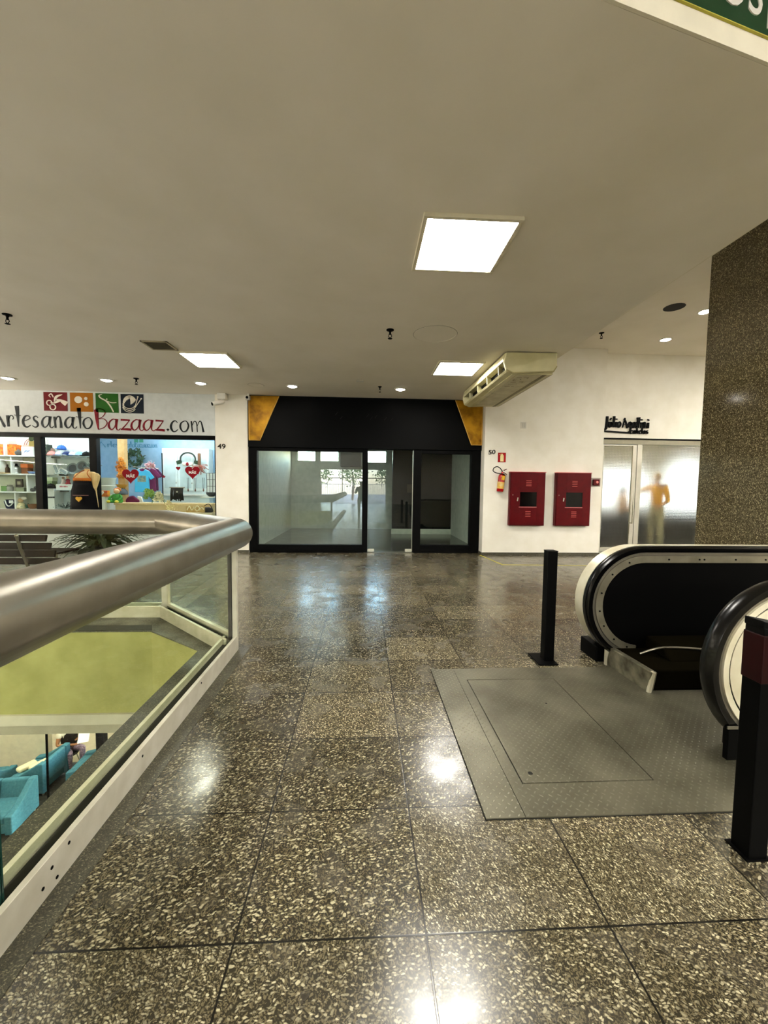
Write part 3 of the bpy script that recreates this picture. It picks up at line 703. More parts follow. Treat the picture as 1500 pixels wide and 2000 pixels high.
b = MB(); b.pxz([(2.08, 2.955), (2.42, 2.968), (2.42, 2.960), (2.08, 2.947)], Y0+.07, Y1-.2); b.build('underside_panel', mat('ac_panel', '#cfc8a6', .5, col2='#b7af8b'), ac)
b = MB(); b.pxz([(2.44, 2.968), (2.575, 2.985), (2.575, 2.972), (2.44, 2.958)], Y0+.07, Y1-.07)
b.build('return_grille', mat('ac_grille', '#8d8462', .6, col2='#6f6748', scale=60), ac)
b = MB(); PRT = mat('ac_print', '#7b7150', .6)
def under(u, v): return Vector((2.10+u, Y0+.16+v, 2.955+(2.10+u-2.08)*.038-.010))
for pts in ([(.02, .02, .016), (.09, .02, .016)], [(.02, .10, .008), (.02, .17, .008), (.06, .17, .008)], [(.09, .08, .01), (.13, .14, .01)], [(.12, .02, .008), (.19, .02, .008), (.19, .08, .008)], [(.02, .26, .01), (.10, .26, .01)], [(.14, .24, .008), (.20, .24, .008), (.20, .30, .008)], [(.02, .50, .012), (.10, .50, .012)], [(.12, .5, .008), (.16, .5, .008)], [(.02, .36, .006), (.16, .36, .006)]):
    b.stroke(pts, lambda p: under(p[0], p[1]), lambda p: under(p[0], p[1])+Vector((0, 0, .004)))
b.build('printed_marks', PRT, ac)
for y in (Y0+.25, Y1-.25):
    b = MB(); b.box(2.1, 2.5, y-.03, y+.03, 3.235, TOP); b.build('hanger', BLACKM, ac)
# ================================================================== black vacant shopfront
sf = thing('shopfront', 'black vacant shopfront with gold corner panels, large pane and glass door', 'shopfront', (0, 8.45, 0))
b = MB(); b.box(-2.385, 2.495, 8.38, 8.62, 2.20, TOP-.005); b.build('fascia', BLACK, sf, bev=.004)
G1 = [(-2.355, 3.235), (-1.745, 3.235), (-2.135, 2.335), (-2.355, 2.335)]; G2 = [(1.905, 3.235), (2.485, 3.235), (2.485, 2.315), (2.265, 2.315)]
for g in (G1, G2):
    b = MB(); b.pxz(g, 8.362, 8.379); b.build('gold_panel', GOLD, sf)
    b = MB(); n = len(g); cx = sum(p[0] for p in g)/n; cz = sum(p[1] for p in g)/n
    for i in range(1, 4):
        a, c = g[i], g[(i+1) % n]; b.tube([(a[0], 8.358, a[1]), (c[0], 8.358, c[1])], .009, 6)
    b.build('gold_edge', mat('gold_bead', '#c9a050', .35, .5), sf)
# faint black lettering, almost lost on the black fascia
FB = mat('black_letters', '#1b1a1c', .3)
b = MB()
for x, z in ((-.60, 2.88), (-.50, 2.80), (.05, 2.86), (.12, 2.80), (.22, 2.84), (.42, 2.80), (.55, 2.79)): b.tube([(x, 8.378, z), (x+.05, 8.376, z+.06)], .006, 5)
b.build('letter_remains', FB, sf)
def frame(name, x0, x1, z0, z1, wl, wr, wb, wt, y0=8.42, y1=8.56, m=BLACKM):
    b = MB(); b.box(x0, x0+wl, y0, y1, z0, z1); b.box(x1-wr, x1, y0, y1, z0, z1); b.box(x0+wl, x1-wr, y0, y1, z0, z0+wb); b.box(x0+wl, x1-wr, y0, y1, z1-wt, z1); return b.build(name, m, sf, bev=.004)
frame('window_frame', -2.385, .085, 0, 2.20, .165, .115, .165, .065)
frame('window_frame', 1.055, 2.495, 0, 2.20, .165, .205, .165, .075)
b = MB(); b.box(-2.20, -.05, 8.40, 8.43, .0, .045); b.box(1.08, 2.4, 8.40, 8.43, 0, .045); b.build('plinth', BLACKM, sf)
b = MB(); b.box(-2.22, -.03, 8.50, 8.508, .165, 2.135); b.build('window_pane', GLV, sf)
b = MB(); b.box(1.22, 2.29, 8.50, 8.508, .165, 2.125); b.build('window_pane', GLS, sf)
dr = MB(); dr.box(.09, 1.045, 8.49, 8.50, .012, 2.195); door = dr.build('glass_door', GLS, sf)
b = MB(); b.box(.092, .235, 8.478, 8.512, .015, .075); b.build('patch_fitting', ALU, door, bev=.004)
b = MB(); b.box(.90, 1.04, 8.478, 8.512, .015, .075); b.build('patch_fitting', ALU, door, bev=.004)
b = MB(); b.box(1.040, 1.050, 8.486, 8.504, .02, 2.19); b.build('door_edge', ALU, door)
b = MB(); b.box(.0, 1.15, 8.40, 8.62, 0, .004); b.build('threshold', mat('threshold', '#6d6957', .35, .3), sf)
# the vacant unit
VW = mat('vacant_white', '#cfd2c6', .6, col2='#bfc4b8'); VF = mat('vacant_floor', '#4a483c', .18, col2='#2f2e26', scale=2.2, spec=.5)
b = MB(); b.box(-2.5, 2.75, 8.62, 13.4, -.02, .002); struct(b.build('floor_vacant', VF))
b = MB(); b.box(-2.50, -2.395, 9.2, 13.4, 0, 3.0); struct(b.build('wall_vacant_left', VW))
b = MB(); b.box(2.64, 2.75, 8.75, 13.4, 0, 3.0); struct(b.build('wall_vacant_right', VW))
b = MB(); wins = [(-2.20, -1.58, 2.22, 2.58), (-1.46, -.82, 2.22, 2.58), (.08, .76, 2.2, 2.62)]
xs = [-2.5]+[v for w_ in wins for v in w_[:2]]+[2.75]
for i in range(0, len(xs), 2): b.box(xs[i], xs[i+1], 13.3, 13.4, 2.2, 2.62)
for w_ in wins:
    b.box(w_[0], w_[1], 13.3, 13.4, 2.2, w_[2]); b.box(w_[0], w_[1], 13.3, 13.4, w_[3], 2.62)
b.box(-2.5, 2.75, 13.3, 13.4, 0, 2.2); b.box(-2.5, 2.75, 13.3, 13.4, 2.62, 3.0)
struct(b.build('wall_vacant_back', VW))
b = MB(); b.box(-2.5, 2.75, 8.62, 13.4, 2.98, 3.1); struct(b.build('ceiling_vacant', mat('vacant_ceiling', '#a9a08a', .7)))
for i, w_ in enumerate(wins):
    f = MB(); x0, x1, z0, z1 = w_
    for q in ((x0, x0+.03, z0, z1), (x1-.03, x1, z0, z1), (x0+.03, x1-.03, z0, z0+.03), (x0+.03, x1-.03, z1-.03, z1)): f.box(q[0], q[1], 13.32, 13.37, q[2], q[3])
    f = struct(f.build('window_%d' % (i+1), ALU, bev=.003)); b = MB(); b.box(x0+.03, x1-.03, 13.34, 13.346, z0+.03, z1-.03); b.build('pane', GL, f)
b = MB(); b.box(-.76, -.08, 12.9, 13.3, 2.06, 2.50); tag(b.build('control_box', mat('grey_box', '#2d3033', .5), bev=.01), 'dark grey box hung high on the back wall of the vacant shop', 'wall unit')
pw = MB(); pw.box(.86, 2.64, 11.87, 12.0, .16, 2.98); pw = tag(pw.build('partition', mat('partition_black', '#040404', .4, spec=.1)), 'black partition wall with white skirting inside the vacant shop', 'partition')
ORG_ = ORG[pw.name]; b = MB(); b.box(.84, 2.64, 11.85, 12.0, 0, .16); b.build('skirting', VW, pw)
b = MB(); b.box(1.3, 1.62, 11.845, 11.868, 1.25, 1.5); b.build('faded_notice', mat('faded_notice', '#3a2f1d', .6), pw)
b = MB(); b.box(-1.7, -.5, 10.9, 11.3, 2.93, 2.978); tag(b.build('ceiling_lamp', emitter('vacant_lamp', (.85, .95, 1.0), 5)), 'flat white lamp on the ceiling of the vacant shop', 'ceiling light')

# ================================================================== pier: number and cameras
DK = mat('dark_bronze', '#211a12', .4, .5)
b = MB(); p = at(425, 876, 8.40); b.text('49', lambda v: Vector((p.x+v.x*1.25, 8.3945-v.z, p.z+v.y)), .135, .014, bold=.002); tag(b.build('house_number', DK), 'dark metal number 49 on the white pier', 'number')
t = thing('security_camera', 'white bullet camera on a bracket at the top of the white pier', 'camera', (-2.83, 8.40, 3.1))
b = MB(); b.box(-2.95, -2.78, 8.24, 8.40, 3.13, 3.25); b.build('junction_box', WHITE, t, bev=.01)
b = MB(); b.tube([(-2.86, 8.28, 3.13), (-2.86, 8.24, 3.06), (-2.9, 8.20, 3.03)], .016, 8); b.build('bracket', WHITE, t, smooth=True)
b = MB(); b.tube([(-2.80, 8.20, 3.075), (-2.83, 8.17, 3.055), (-2.97, 8.05, 2.99)], [.03, .042, .042], 16); b.build('barrel', WHITE, t, smooth=True)
b = MB(); b.cyl((-2.97, 8.05, 2.99), (-2.978, 8.043, 2.986), .033, n=16); b.build('lens', BLACK, t)
t = thing('security_camera', 'small boxy camera under the ceiling in the corner beside the gold panel', 'camera', (-2.36, 8.3, 3.17))
b = MB(); b.box(-2.40, -2.315, 8.24, 8.34, 3.13, 3.22); b.build('housing', WHITE, t, bev=.012)
b = MB(); b.lathe([(.001, 8.232), (.026, 8.232), (.03, 8.25)], (-2.357, 0, 3.172), 16, axis='Y'); b.build('lens', BLACK, t)
b = MB(); b.cyl((-2.35, 8.29, 3.22), (-2.35, 8.29, TOP), .02, n=10); b.build('mount', WHITE, t)

# ================================================================== white wall with fire equipment
p = at(953.5, 887, 8.2); q = at(970, 886, 8.2)
b = MB(); k = (q.x-p.x)/.16
b.text('50', lambda v: Vector((p.x+v.x*1.22, 8.1945-v.z, p.z-.005+v.y+v.x*.10)), .125, .014, bold=.001); tag(b.build('house_number', DK), 'dark metal number 50 on the white wall above the fire extinguisher', 'number')
t = thing('safety_sign', 'red sign with a pale extinguisher symbol on the white wall', 'sign', (2.87, 8.19, 1.95))
b = MB(); b.box(2.785, 2.952, 8.192, 8.2, 1.952, 2.148); b.build('plate', mat('sign_red', '#a01318', .4), t)
b = MB(); PL = mat('pale_symbol', '#efdfa4', .5)
b.pxz([(2.835, 1.965), (2.905, 1.965), (2.905, 2.085), (2.89, 2.105), (2.885, 2.125), (2.86, 2.128), (2.85, 2.105), (2.835, 2.085)], 8.189, 8.192); b.pxz([(2.82, 2.10), (2.85, 2.118), (2.85, 2.125), (2.815, 2.108)], 8.189, 8.192); b.build('symbol', PL, t)
t = thing('fire_extinguisher', 'red fire extinguisher with yellow label hung left of the red cabinets', 'fire extinguisher', (2.86, 8.10, 1.34))
M_ = Matrix.Translation((2.815, 8.10, 1.34)) @ Matrix.Rotation(.10, 4, 'Y')
def ext(fn, name, m, **k):
    b = MB(); fn(b); bmesh.ops.transform(b.b, matrix=M_, verts=b.b.verts); return b.build(name, m, t, **k)
ext(lambda b: b.lathe([(.001, 0), (.062, 0), (.070, .012), (.070, .30), (.064, .335), (.045, .365), (.022, .378), (.020, .41), (.001, .412)], n=24), 'cylinder', mat('extinguisher_red', '#a30d12', .22, col2='#930a0f', coat=.5), smooth=True)
ext(lambda b: b.lathe([(.0705, .06), (.0712, .06), (.0712, .20), (.0705, .20)], n=24), 'label', mat('label_yellow', '#cf9d1d', .45, col2='#c7b789', scale=14))
def inst(b):
    for a in range(6):
        a0 = -1.9+a*.22; c = lambda an, r, z: (r*math.cos(an), r*math.sin(an), z)
        for z0, z1 in ((.24, .325),): b.face([c(a0, .0722, z0), c(a0+.22, .0722, z0), c(a0+.22, .0722, z1), c(a0, .0722, z1)])
ext(inst, 'inspection_tag', mat('tag_yellow', '#d8ad2a', .45))
ext(lambda b: (b.tube([(0, 0, .40), (.03, -.01, .445), (.075, -.02, .475)], [.013, .011, .008], 8), b.tube([(0, 0, .405), (.05, -.01, .39), (.09, -.02, .365)], .008, 8)), 'lever', mat('lever_red', '#4d0c0f', .35), smooth=True)
ext(lambda b: b.lathe([(.001, 0), (.016, 0), (.016, .006), (.001, .006)], (.012, -.028, .42), 12, axis='Y'), 'gauge', WHITE)
ext(lambda b: b.tube(spline([(0, -.01, .41), (-.06, -.03, .47), (-.13, -.03, .50), (-.19, -.02, .47), (-.20, -.01, .41), (-.14, -.01, .375), (-.06, -.03, .365), (.0, -.06, .36), (.04, -.075, .34)], 6), .010, 8), 'hose', RUBBER, smooth=True)
ext(lambda b: b.cbox((0, .075, .33), .05, .04, .10), 'wall_bracket', STEEL)
def cabinet(x0, label):
    t = thing('hydrant_cabinet', label, 'fire cabinet', (x0+.375, 8.15, .635), 'red fire hose cabinets on the white wall')
    w, h, z0, y = .745, 1.105, .637, 8.085
    b = MB(); b.box(x0, x0+w, y+.018, 8.2, z0, z0+h); b.build('body', RED, t, bev=.006)
    b = MB(); a0, a1, c0, c1 = .21, .565, .40, .70          # window opening in the door
    for q in ((.012, a0, .012, h-.012), (a1, w-.012, .012, h-.012), (a0, a1, .012, c0), (a0, a1, c1, h-.012)): b.box(x0+q[0], x0+q[1], y, y+.018, z0+q[2], z0+q[3])
    d = b.build('door', RED, t, bev=.002)
    b = MB(); b.box(x0+a0, x0+a1, y+.010, y+.014, z0+c0, z0+c1); b.build('window_pane', mat('smoked_pane', '#060303', .15, spec=.2), d)
    b = MB(); b.box(x0+a0-.02, x0+a1, y-.004, y+.0, z0+c0-.02, z0+c0-.005); b.build('window_sill', mat('sill_highlight_red', '#c07070', .3), d)  # highlight along the window edge, put in as a paler red
    b = MB(); b.cbox((x0+.155, y-.012, z0+.55), .02, .02, .075, ry=.15); b.build('handle', ALU, d, bev=.004)
    b = MB(); b.lathe([(.001, -.006), (.011, -.006), (.012, .0)], (x0+.055, y, z0+.64), 12, axis='Y'); b.build('lock', STEEL, d)
    b = MB()
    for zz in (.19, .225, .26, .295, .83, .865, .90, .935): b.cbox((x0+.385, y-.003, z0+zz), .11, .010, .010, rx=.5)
    b.build('vent_slots', mat('slot_highlight_red', '#b55a56', .3), d)  # slot edges catch the light by their paler red
    b = MB(); b.box(x0-.004, x0+w+.004, y+.004, 8.2, z0+h, z0+h+.012); b.build('top_flange', mat('flange_highlight_red', '#b54043', .3), t)  # highlighted top edge, painted in a lighter red than the body
cabinet(3.03, 'left red metal fire hose cabinet with dark window beside the extinguisher')
cabinet(4.008, 'right red metal fire hose cabinet beside the small alarm call point')
t = thing('fire_alarm_button', 'red fire alarm call point on a grey plate right of the cabinets', 'alarm', (4.88, 8.19, 1.46))
b = MB(); b.box(4.79, 5.005, 8.19, 8.2, 1.47, 1.65); b.build('back_plate', mat('grey_plate', '#9b8f84', .4), t, bev=.003)
b = MB(); b.box(4.83, 4.96, 8.14, 8.19, 1.49, 1.62); b.build('housing', RED, t, bev=.01)
b = MB(); b.lathe([(.001, 8.130), (.024, 8.132), (.03, 8.145)], (4.905, 0, 1.56), 16, axis='Y'); b.build('button', mat('pale_red', '#e08d84', .3), t)
t = thing('switch_plate', 'small white square switch plate high on the white wall', 'switch', (3.305, 8.19, 2.65))
b = MB(); b.box(3.245, 3.365, 8.192, 8.2, 2.655, 2.79); b.build('plate', mat('switch_white', '#d4d1c8', .45), t, bev=.003)
for x in (3.265, 3.31): 
    b = MB(); b.box(x, x+.036, 8.187, 8.192, 2.675, 2.77); b.build('rocker', mat('switch_grey', '#c6c3ba', .4), t, bev=.002)

# ================================================================== hair salon front on the right
sl = thing('glass_entrance', 'aluminium framed salon entrance of pebbled obscure glass, right of the white wall', 'glass entrance', (6.3, 8.5, 0))
SA = mat('satin_aluminium', '#c3c0b4', .38, .45, col2='#b6b3a6', scale=4)
b = MB(); b.box(5.04, 7.62, 8.46, 8.58, 2.40, 2.53); b.build('head_rail', mat('head_rail', '#807c6c', .4, .5), sl, bev=.004)
b = MB(); b.box(5.04, 7.62, 8.44, 8.47, 2.50, 2.53); b.build('head_black_strip', BLACKM, sl)  # black strip along the top of the head rail
dl = MB(); dl.box(5.21, 5.235, 8.48, 8.53, .04, 2.39); dl.box(5.885, 5.975, 8.48, 8.53, .04, 2.39); dl.box(5.235, 5.885, 8.48, 8.53, .04, .13); dl.box(5.235, 5.885, 8.48, 8.53, 2.365, 2.39); dl = dl.build('door_leaf', SA, sl, bev=.003)
b = MB(); b.box(5.235, 5.885, 8.502, 8.510, .13, 2.365); b.build('obscure_pane', frosted('obscure_glass'), dl)
b = MB(); b.tube([(5.90, 8.48, .68), (5.90, 8.42, .68), (5.90, 8.42, 1.50), (5.90, 8.48, 1.50)], .014, 10); b.build('handle', ALU, dl, smooth=True)
b = MB(); b.box(5.98, 6.09, 8.47, 8.55, .0, 2.40); b.box(7.50, 7.62, 8.47, 8.55, 0, 2.40); b.box(6.09, 7.5, 8.47, 8.55, 0, .11); b.box(5.04, 5.21, 8.47, 8.55, 0, 2.4); b.build('side_frame', SA, sl, bev=.003)
b = MB(); b.box(6.09, 7.50, 8.502, 8.510, .11, 2.40); b.build('obscure_pane', MATS['obscure_glass'], sl)
b = MB(); b.box(5.04, 7.62, 8.44, 8.6, 0, .02); b.build('threshold', SA, sl)
# ================================================================== brush lettering
GLY = {
 'A': [[(-.15, 1.35, .10), (.05, 1.62, .16), (.02, 1.6, .16)], [(.0, 1.45, .12), (.35, .8, .16), (.62, .1, .26), (.72, 0, .2)], [(.0, 1.45, .08), (-.25, .6, .08), (-.4, 0, .08)], [(-.25, .55, .07), (.45, .6, .07)]],
 'r': [[(.12, 1.0, .30), (.2, .0, .22)], [(.2, .35, .06), (.35, .85, .09), (.62, 1.0, .09), (.85, .88, .08), (.86, .7, .07), (.70, .66, .07)]],
 't': [[(.34, 1.85, .42), (.42, .9, .26), (.46, 0, .08)], [(-.05, 1.06, .07), (.4, 1.0, .07), (.85, 1.03, .05)]],
 'e': [[(.16, .52, .07), (.5, .62, .07), (.82, .8, .09), (.66, 1.0, .10), (.36, .95, .16), (.14, .55, .24), (.22, .15, .20), (.5, .0, .13), (.86, .18, .06)]],
 's': [[(.78, .85, .07), (.55, 1.0, .10), (.28, .88, .14), (.34, .66, .18), (.66, .42, .22), (.70, .14, .16), (.42, .0, .10), (.1, .14, .07)]],
 'a': [[(.72, .92, .08), (.46, 1.0, .10), (.18, .72, .16), (.12, .3, .22), (.32, .02, .12), (.58, .3, .09), (.74, .92, .10)], [(.76, 1.02, .30), (.70, .5, .22), (.72, .1, .12), (.88, .0, .09), (1.02, .16, .06)]],
 'n': [[(.12, 1.0, .24), (.2, .0, .18)], [(.2, .55, .06), (.38, .95, .12), (.66, .98, .16), (.76, .5, .22), (.78, .0, .26)]],
 'o': [[(.5, 1.0, .08), (.2, .8, .14), (.12, .4, .20), (.34, .02, .12), (.68, .1, .14), (.88, .55, .18), (.72, .95, .10), (.5, 1.0, .08)]],
 'B': [[(.16, 1.85, .44), (.2, .9, .32), (.28, .0, .12)], [(.1, 1.9, .08), (.55, 1.92, .09), (.80, 1.62, .10), (.6, 1.2, .07), (.3, 1.0, .06), (.7, 1.0, .08), (.92, .65, .10), (.7, .22, .09), (.3, .02, .07)]],
 'z': [[(.02, .96, .20), (.78, .93, .16)], [(.80, .98, .06), (.45, .5, .10), (.08, .08, .12)], [(.0, .06, .10), (.5, .09, .24), (.9, .05, .24)]],
 '.': [[(.38, .10, .05), (.42, .12, .26), (.60, .12, .26), (.64, .10, .05)]],
 'c': [[(.84, .82, .07), (.6, 1.0, .10), (.28, .84, .17), (.12, .42, .24), (.32, .02, .16), (.62, .02, .10), (.86, .2, .06)]],
 'm': [[(.08, 1.0, .16), (.14, .0, .12)], [(.14, .6, .05), (.28, .98, .07), (.45, .85, .10), (.50, .0, .09)], [(.5, .55, .05), (.66, .98, .08), (.8, .9, .12), (.95, .0, .22)]],
 'J': [[(.55, 1.9, .26), (.5, .6, .26), (.36, -.25, .24), (.0, -.5, .22)]],
 'ú': [[(.1, .95, .18), (.14, .2, .18), (.4, .05, .16), (.7, .9, .16)], [(.7, .95, .18), (.74, .02, .18)], [(.34, 1.25, .10), (.7, 1.6, .16)]],
 'l': [[(.5, 1.95, .24), (.42, .6, .22), (.5, .0, .20)]],
 'i': [[(.5, .95, .22), (.48, .0, .22)], [(.48, 1.38, .22), (.56, 1.52, .22)]],
 'g': [[(.7, .9, .12), (.35, .95, .16), (.15, .5, .18), (.4, .1, .14), (.7, .8, .16)], [(.74, .95, .2), (.7, .0, .2), (.5, -.7, .18), (.1, -.75, .14)]],
 'b': [[(.25, 1.7, .2), (.25, .05, .2)], [(.25, .2, .14), (.7, .1, .16), (.8, .6, .16), (.5, .85, .14), (.25, .6, .12)]],
 'K': [[(.45, 1.5, .3), (.3, -.5, .3)]],
}
def letters(b, txt_boxes, ff, fb, k=1.0):
    """txt_boxes: (char, x0, width, baseline, xheight) on a 2-D plane"""
    for ch, x0, w, y0, h in txt_boxes:
        for st in GLY[ch]:
            sp = spline(st, 5) if len(st) > 2 else st
            b.stroke([(x0+p[0]*w, y0+p[1]*h, p[2]*h*.88*k) for p in sp], ff, fb)
# ------------------------------------------------------------------ shop sign over the craft shop
sg = thing('shop_sign', 'long white shop sign with four coloured craft squares and hand drawn lettering', 'shop sign', (-6.5, 8.40, 2.43))
b = MB(); b.box(-10.95, -3.052, 8.40, 8.55, 2.415, TOP-.004); b.build('panel', WHITEC, sg, bev=.004)
for (x0, x1, hx, ic) in ((85, 132.5, '#5a0610', 0), (136.5, 182.5, '#a0620f', 1), (186.5, 232, '#1d5212', 2), (235.5, 281, '#141c28', 3)):
    a = at(x0, 765.5+(x0-85)*.025, 8.4); c = at(x1, 803+(x0-85)*.032, 8.4); W_ = c.x-a.x; H_ = a.z-c.z; z0 = c.z
    b = MB(); b.box(a.x, c.x, 8.394, 8.4, z0, a.z); sq = b.build('emblem_square', mat('square_%d' % ic, hx, .45, spec=.08), sg)
    b = MB(); FF = lambda p: Vector((a.x+p[0]*W_, 8.389, z0+p[1]*H_)); FB = lambda p: Vector((a.x+p[0]*W_, 8.394, z0+p[1]*H_))
    def disc(cx, cy, r, ho=()):
        s_ = arc(cx, cy, r/2, r/2*W_/H_, 0, 360, r/W_*W_, n=20)
        b.stroke([(p[0], p[1], r) for p in s_], FF, FB)
    def S_(pts, w): b.stroke([(p[0], p[1], (p[2] if len(p) > 2 else w)) for p in (spline(pts, 6) if len(pts) > 2 else pts)], FF, FB)
    def ringo(cx, cy, r, w): b.stroke([(q[0], q[1], w) for q in arc(cx, cy, r, r*W_/H_, 0, 360, n=20)], FF, FB)
    if ic == 0:
        ringo(.24, .42, .11, .045); ringo(.38, .20, .12, .05)
        S_([(.46, .48, .05), (.55, .75, .12), (.80, .88, .03)], .08); S_([(.30, .45, .05), (.45, .42, .05), (.62, .52, .12), (.70, .50, .03)], .06)
        S_([(.50, .60, .05), (.70, .58, .10), (.84, .48, .2), (.98, .38, .26)], .1); S_([(.42, .72, .04), (.34, .90, .05), (.24, .82, .04), (.30, .72, .03)], .04)
    elif ic == 1:
        disc(.37, .63, .17); disc(.70, .70, .075); disc(.71, .40, .105)
    elif ic == 2:
        S_([(.30, .95, .02), (.16, .88, .05), (.24, .75, .06), (.45, .62, .07), (.55, .5, .07), (.68, .28, .06), (.78, .03, .05)], .05); S_([(.46, .62, .04), (.7, .52, .035), (.92, .53, .03)], .03); disc(.50, .70, .03)
    else:
        for k in range(6): b.stroke([(q[0], q[1], .035) for q in arc(.40-k*.0, .55, .28-k*.045, .36-k*.02, 200-k*14, 20-k*8, n=14)], FF, FB)
        for k in range(3): b.stroke([(q[0], q[1], .03) for q in arc(.38, .58-k*.09, .30, .34, 195, 330, n=14)], FF, FB)
        S_([(.62, .30), (.76, .84)], .028); S_([(.62, .28), (.90, .76)], .028); disc(.76, .86, .035); disc(.91, .77, .035)
    b.build('emblem', mat('emblem_cream', '#e6dfd0', .5), sq)
def row(spec, base0, base1, xh0, xh1):
    o = []
    for ch, xa, xb in spec:
        xm = (xa+xb)/2; t_ = xm/400; by = base0+(base1-base0)*t_; hy = xh0+(xh1-xh0)*t_
        A = at(xa, by, 8.4); B = at(xb, by, 8.4); T_ = at(xa, by-hy, 8.4); o.append((ch, A.x, B.x-A.x, A.z, T_.z-A.z))
    return o
f8 = lambda p: Vector((p[0], 8.394, p[1])); g8 = lambda p: Vector((p[0], 8.400, p[1]))
INK = mat('sign_ink', '#15181a', .5, col2='#292e30', scale=40, spec=.08); INKR = mat('sign_ink_red', '#640616', .5, col2='#7c1826', scale=30, spec=.08)
b = MB(); letters(b, row([('A', -8, 18), ('r', 14, 29), ('t', 30, 44), ('e', 43, 63), ('s', 62, 79), ('a', 80, 105), ('n', 105, 124), ('a', 125, 150), ('t', 150, 166), ('o', 161, 183)], 832.5, 843, 22, 21), f8, g8); b.build('lettering', INK, sg)
b = MB(); letters(b, row([('B', 185, 212), ('a', 210, 235), ('z', 236, 259), ('a', 254, 281), ('a', 278, 304), ('z', 304, 324)], 834.5, 843.5, 21, 21), f8, g8); b.build('lettering_red', INKR, sg)
b = MB(); letters(b, row([('.', 322, 334), ('c', 332, 350), ('o', 350, 371), ('m', 372, 399)], 834.5, 844, 21, 21), f8, g8); b.build('lettering_ending', INK, sg)
# ------------------------------------------------------------------ salon name in raised black letters
sn = thing('salon_sign', 'raised black handwritten salon name on the white wall over the glass door', 'sign', (5.7, 8.44, 2.7))
f9 = lambda p: Vector((p[0], 8.418, p[1])); g9 = lambda p: Vector((p[0], 8.452, p[1]))
def row2(spec, hy, b0, b1):
    o = []
    for ch, xa, xb in spec:
        by = b0+(b1-b0)*(xa-1180)/90; A = at(xa, by, 8.44); B = at(xb, by, 8.44); T_ = at(xa, by-hy, 8.44); o.append((ch, A.x, B.x-A.x, A.z, T_.z-A.z))
    return o
b = MB(); letters(b, row2([('J', 1180, 1189), ('ú', 1188, 1195), ('l', 1195, 1202), ('i', 1201, 1205), ('o', 1205, 1212), ('A', 1219, 1228), ('g', 1226, 1234), ('o', 1234, 1240), ('s', 1239, 1245), ('t', 1243, 1251), ('i', 1250, 1254), ('n', 1253, 1261), ('i', 1261, 1269)], 11, 834, 836.5), f9, g9, 1.7); b.build('name_letters', BLACKM, sn)
b = MB(); letters(b, row2([('c', 1230, 1236), ('a', 1235.5, 1241.5), ('b', 1242, 1247), ('e', 1247, 1252), ('l', 1251, 1256), ('o', 1255, 1260), ('s', 1260, 1266)], 6.5, 846.5, 847.5), f9, g9, 1.7); b.build('lower_letters', BLACKM, sn)
b = MB(); A = at(1179, 842.5, 8.44); B = at(1231, 846, 8.44); b.pxz([(A.x, A.z+.02), (B.x, B.z+.02), (B.x, B.z-.012), (A.x, A.z-.012)], 8.42, 8.452); b.build('underline', BLACKM, sn)
# ================================================================== craft shop: shell
cs = thing('shop_window', 'black framed display window of the craft shop under its white sign', 'shop window', (-6.5, 8.5, 0))
b = MB(); b.box(-10.95, -3.055, 8.44, 8.56, 2.335, 2.415); b.build('head_bar', BLACKM, cs)
def zz(px, py, Y=8.45): return at(px, py, Y)
SILL = .74
b = MB(); b.box(-10.95, -3.055, 8.44, 8.56, SILL-.04, SILL); b.build('sill_bar', BLACKM, cs)
for x0, x1 in ((-6.655, -6.52), (-5.585, -5.44), (-3.085, -3.055), (-8.9, -8.78)):
    b = MB(); b.box(x0, x1, 8.44, 8.56, SILL, 2.335); b.build('mullion', BLACKM, cs, bev=.003)
for x0, x1 in ((-10.95, -8.9), (-8.78, -6.655), (-6.52, -5.585), (-5.44, -3.085)):
    b = MB(); b.box(x0, x1, 8.496, 8.504, SILL, 2.335); b.build('window_pane', GL, cs)
SW = mat('shop_white', '#e4e6e2', .55); SBL = mat('shop_blue', '#8fb0cd', .6, col2='#83a6c4')
b = MB(); b.box(-10.95, -3.055, 8.46, 8.60, 0, SILL-.04); b.build('stall_riser', mat('riser_white', '#d5dade', .45), cs)
b = MB(); b.box(-10.95, -3.055, 8.445, 8.46, 0, .06); b.build('riser_plinth', BLACKM, cs)
b = MB(); b.box(-11, -2.6, 8.6, 11.2, -.02, .004); struct(b.build('floor_shop', mat('shop_floor', '#b9b7ae', .3)))
b = MB(); b.box(-11, -2.6, 8.56, 11.2, 2.75, 2.85); struct(b.build('ceiling_shop', SW))
b = MB(); b.box(-9.5, -2.6, 11.0, 11.1, 0, 2.75); struct(b.build('wall_shop_blue', SBL))
b = MB(); b.box(-11, at(186, 900, 9.8).x, 9.78, 9.86, 0, 2.75); struct(b.build('wall_shop_back', mat('shop_back', '#dfe8ea', .55)))
b = MB(); b.box(-2.70, -2.6, 9.2, 11.1, 0, 2.75); struct(b.build('wall_shop_right', SW))
TUBE = emitter('shop_tube', (.90, .96, 1.0), 40)
for i, (x, y, l) in enumerate(((-9.2, 9.1, 1.4), (-7.5, 9.1, 1.4), (-5.9, 9.1, 1.2), (-4.6, 9.4, 1.2), (-3.6, 10.2, 1.2), (-4.7, 10.3, 1.2))):
    t = thing('fluorescent_lamp', 'white fluorescent tube lamp on the ceiling of the craft shop', 'ceiling light', (x, y, 2.75), 'tube lamps in the craft shop')
    b = MB(); b.box(x-l/2, x+l/2, y-.05, y+.05, 2.71, 2.75); b.build('housing', WHITE, t)
    b = MB(); b.cyl((x-l/2+.03, y, 2.69), (x+l/2-.03, y, 2.69), .022, n=10); b.build('tube', TUBE, t)
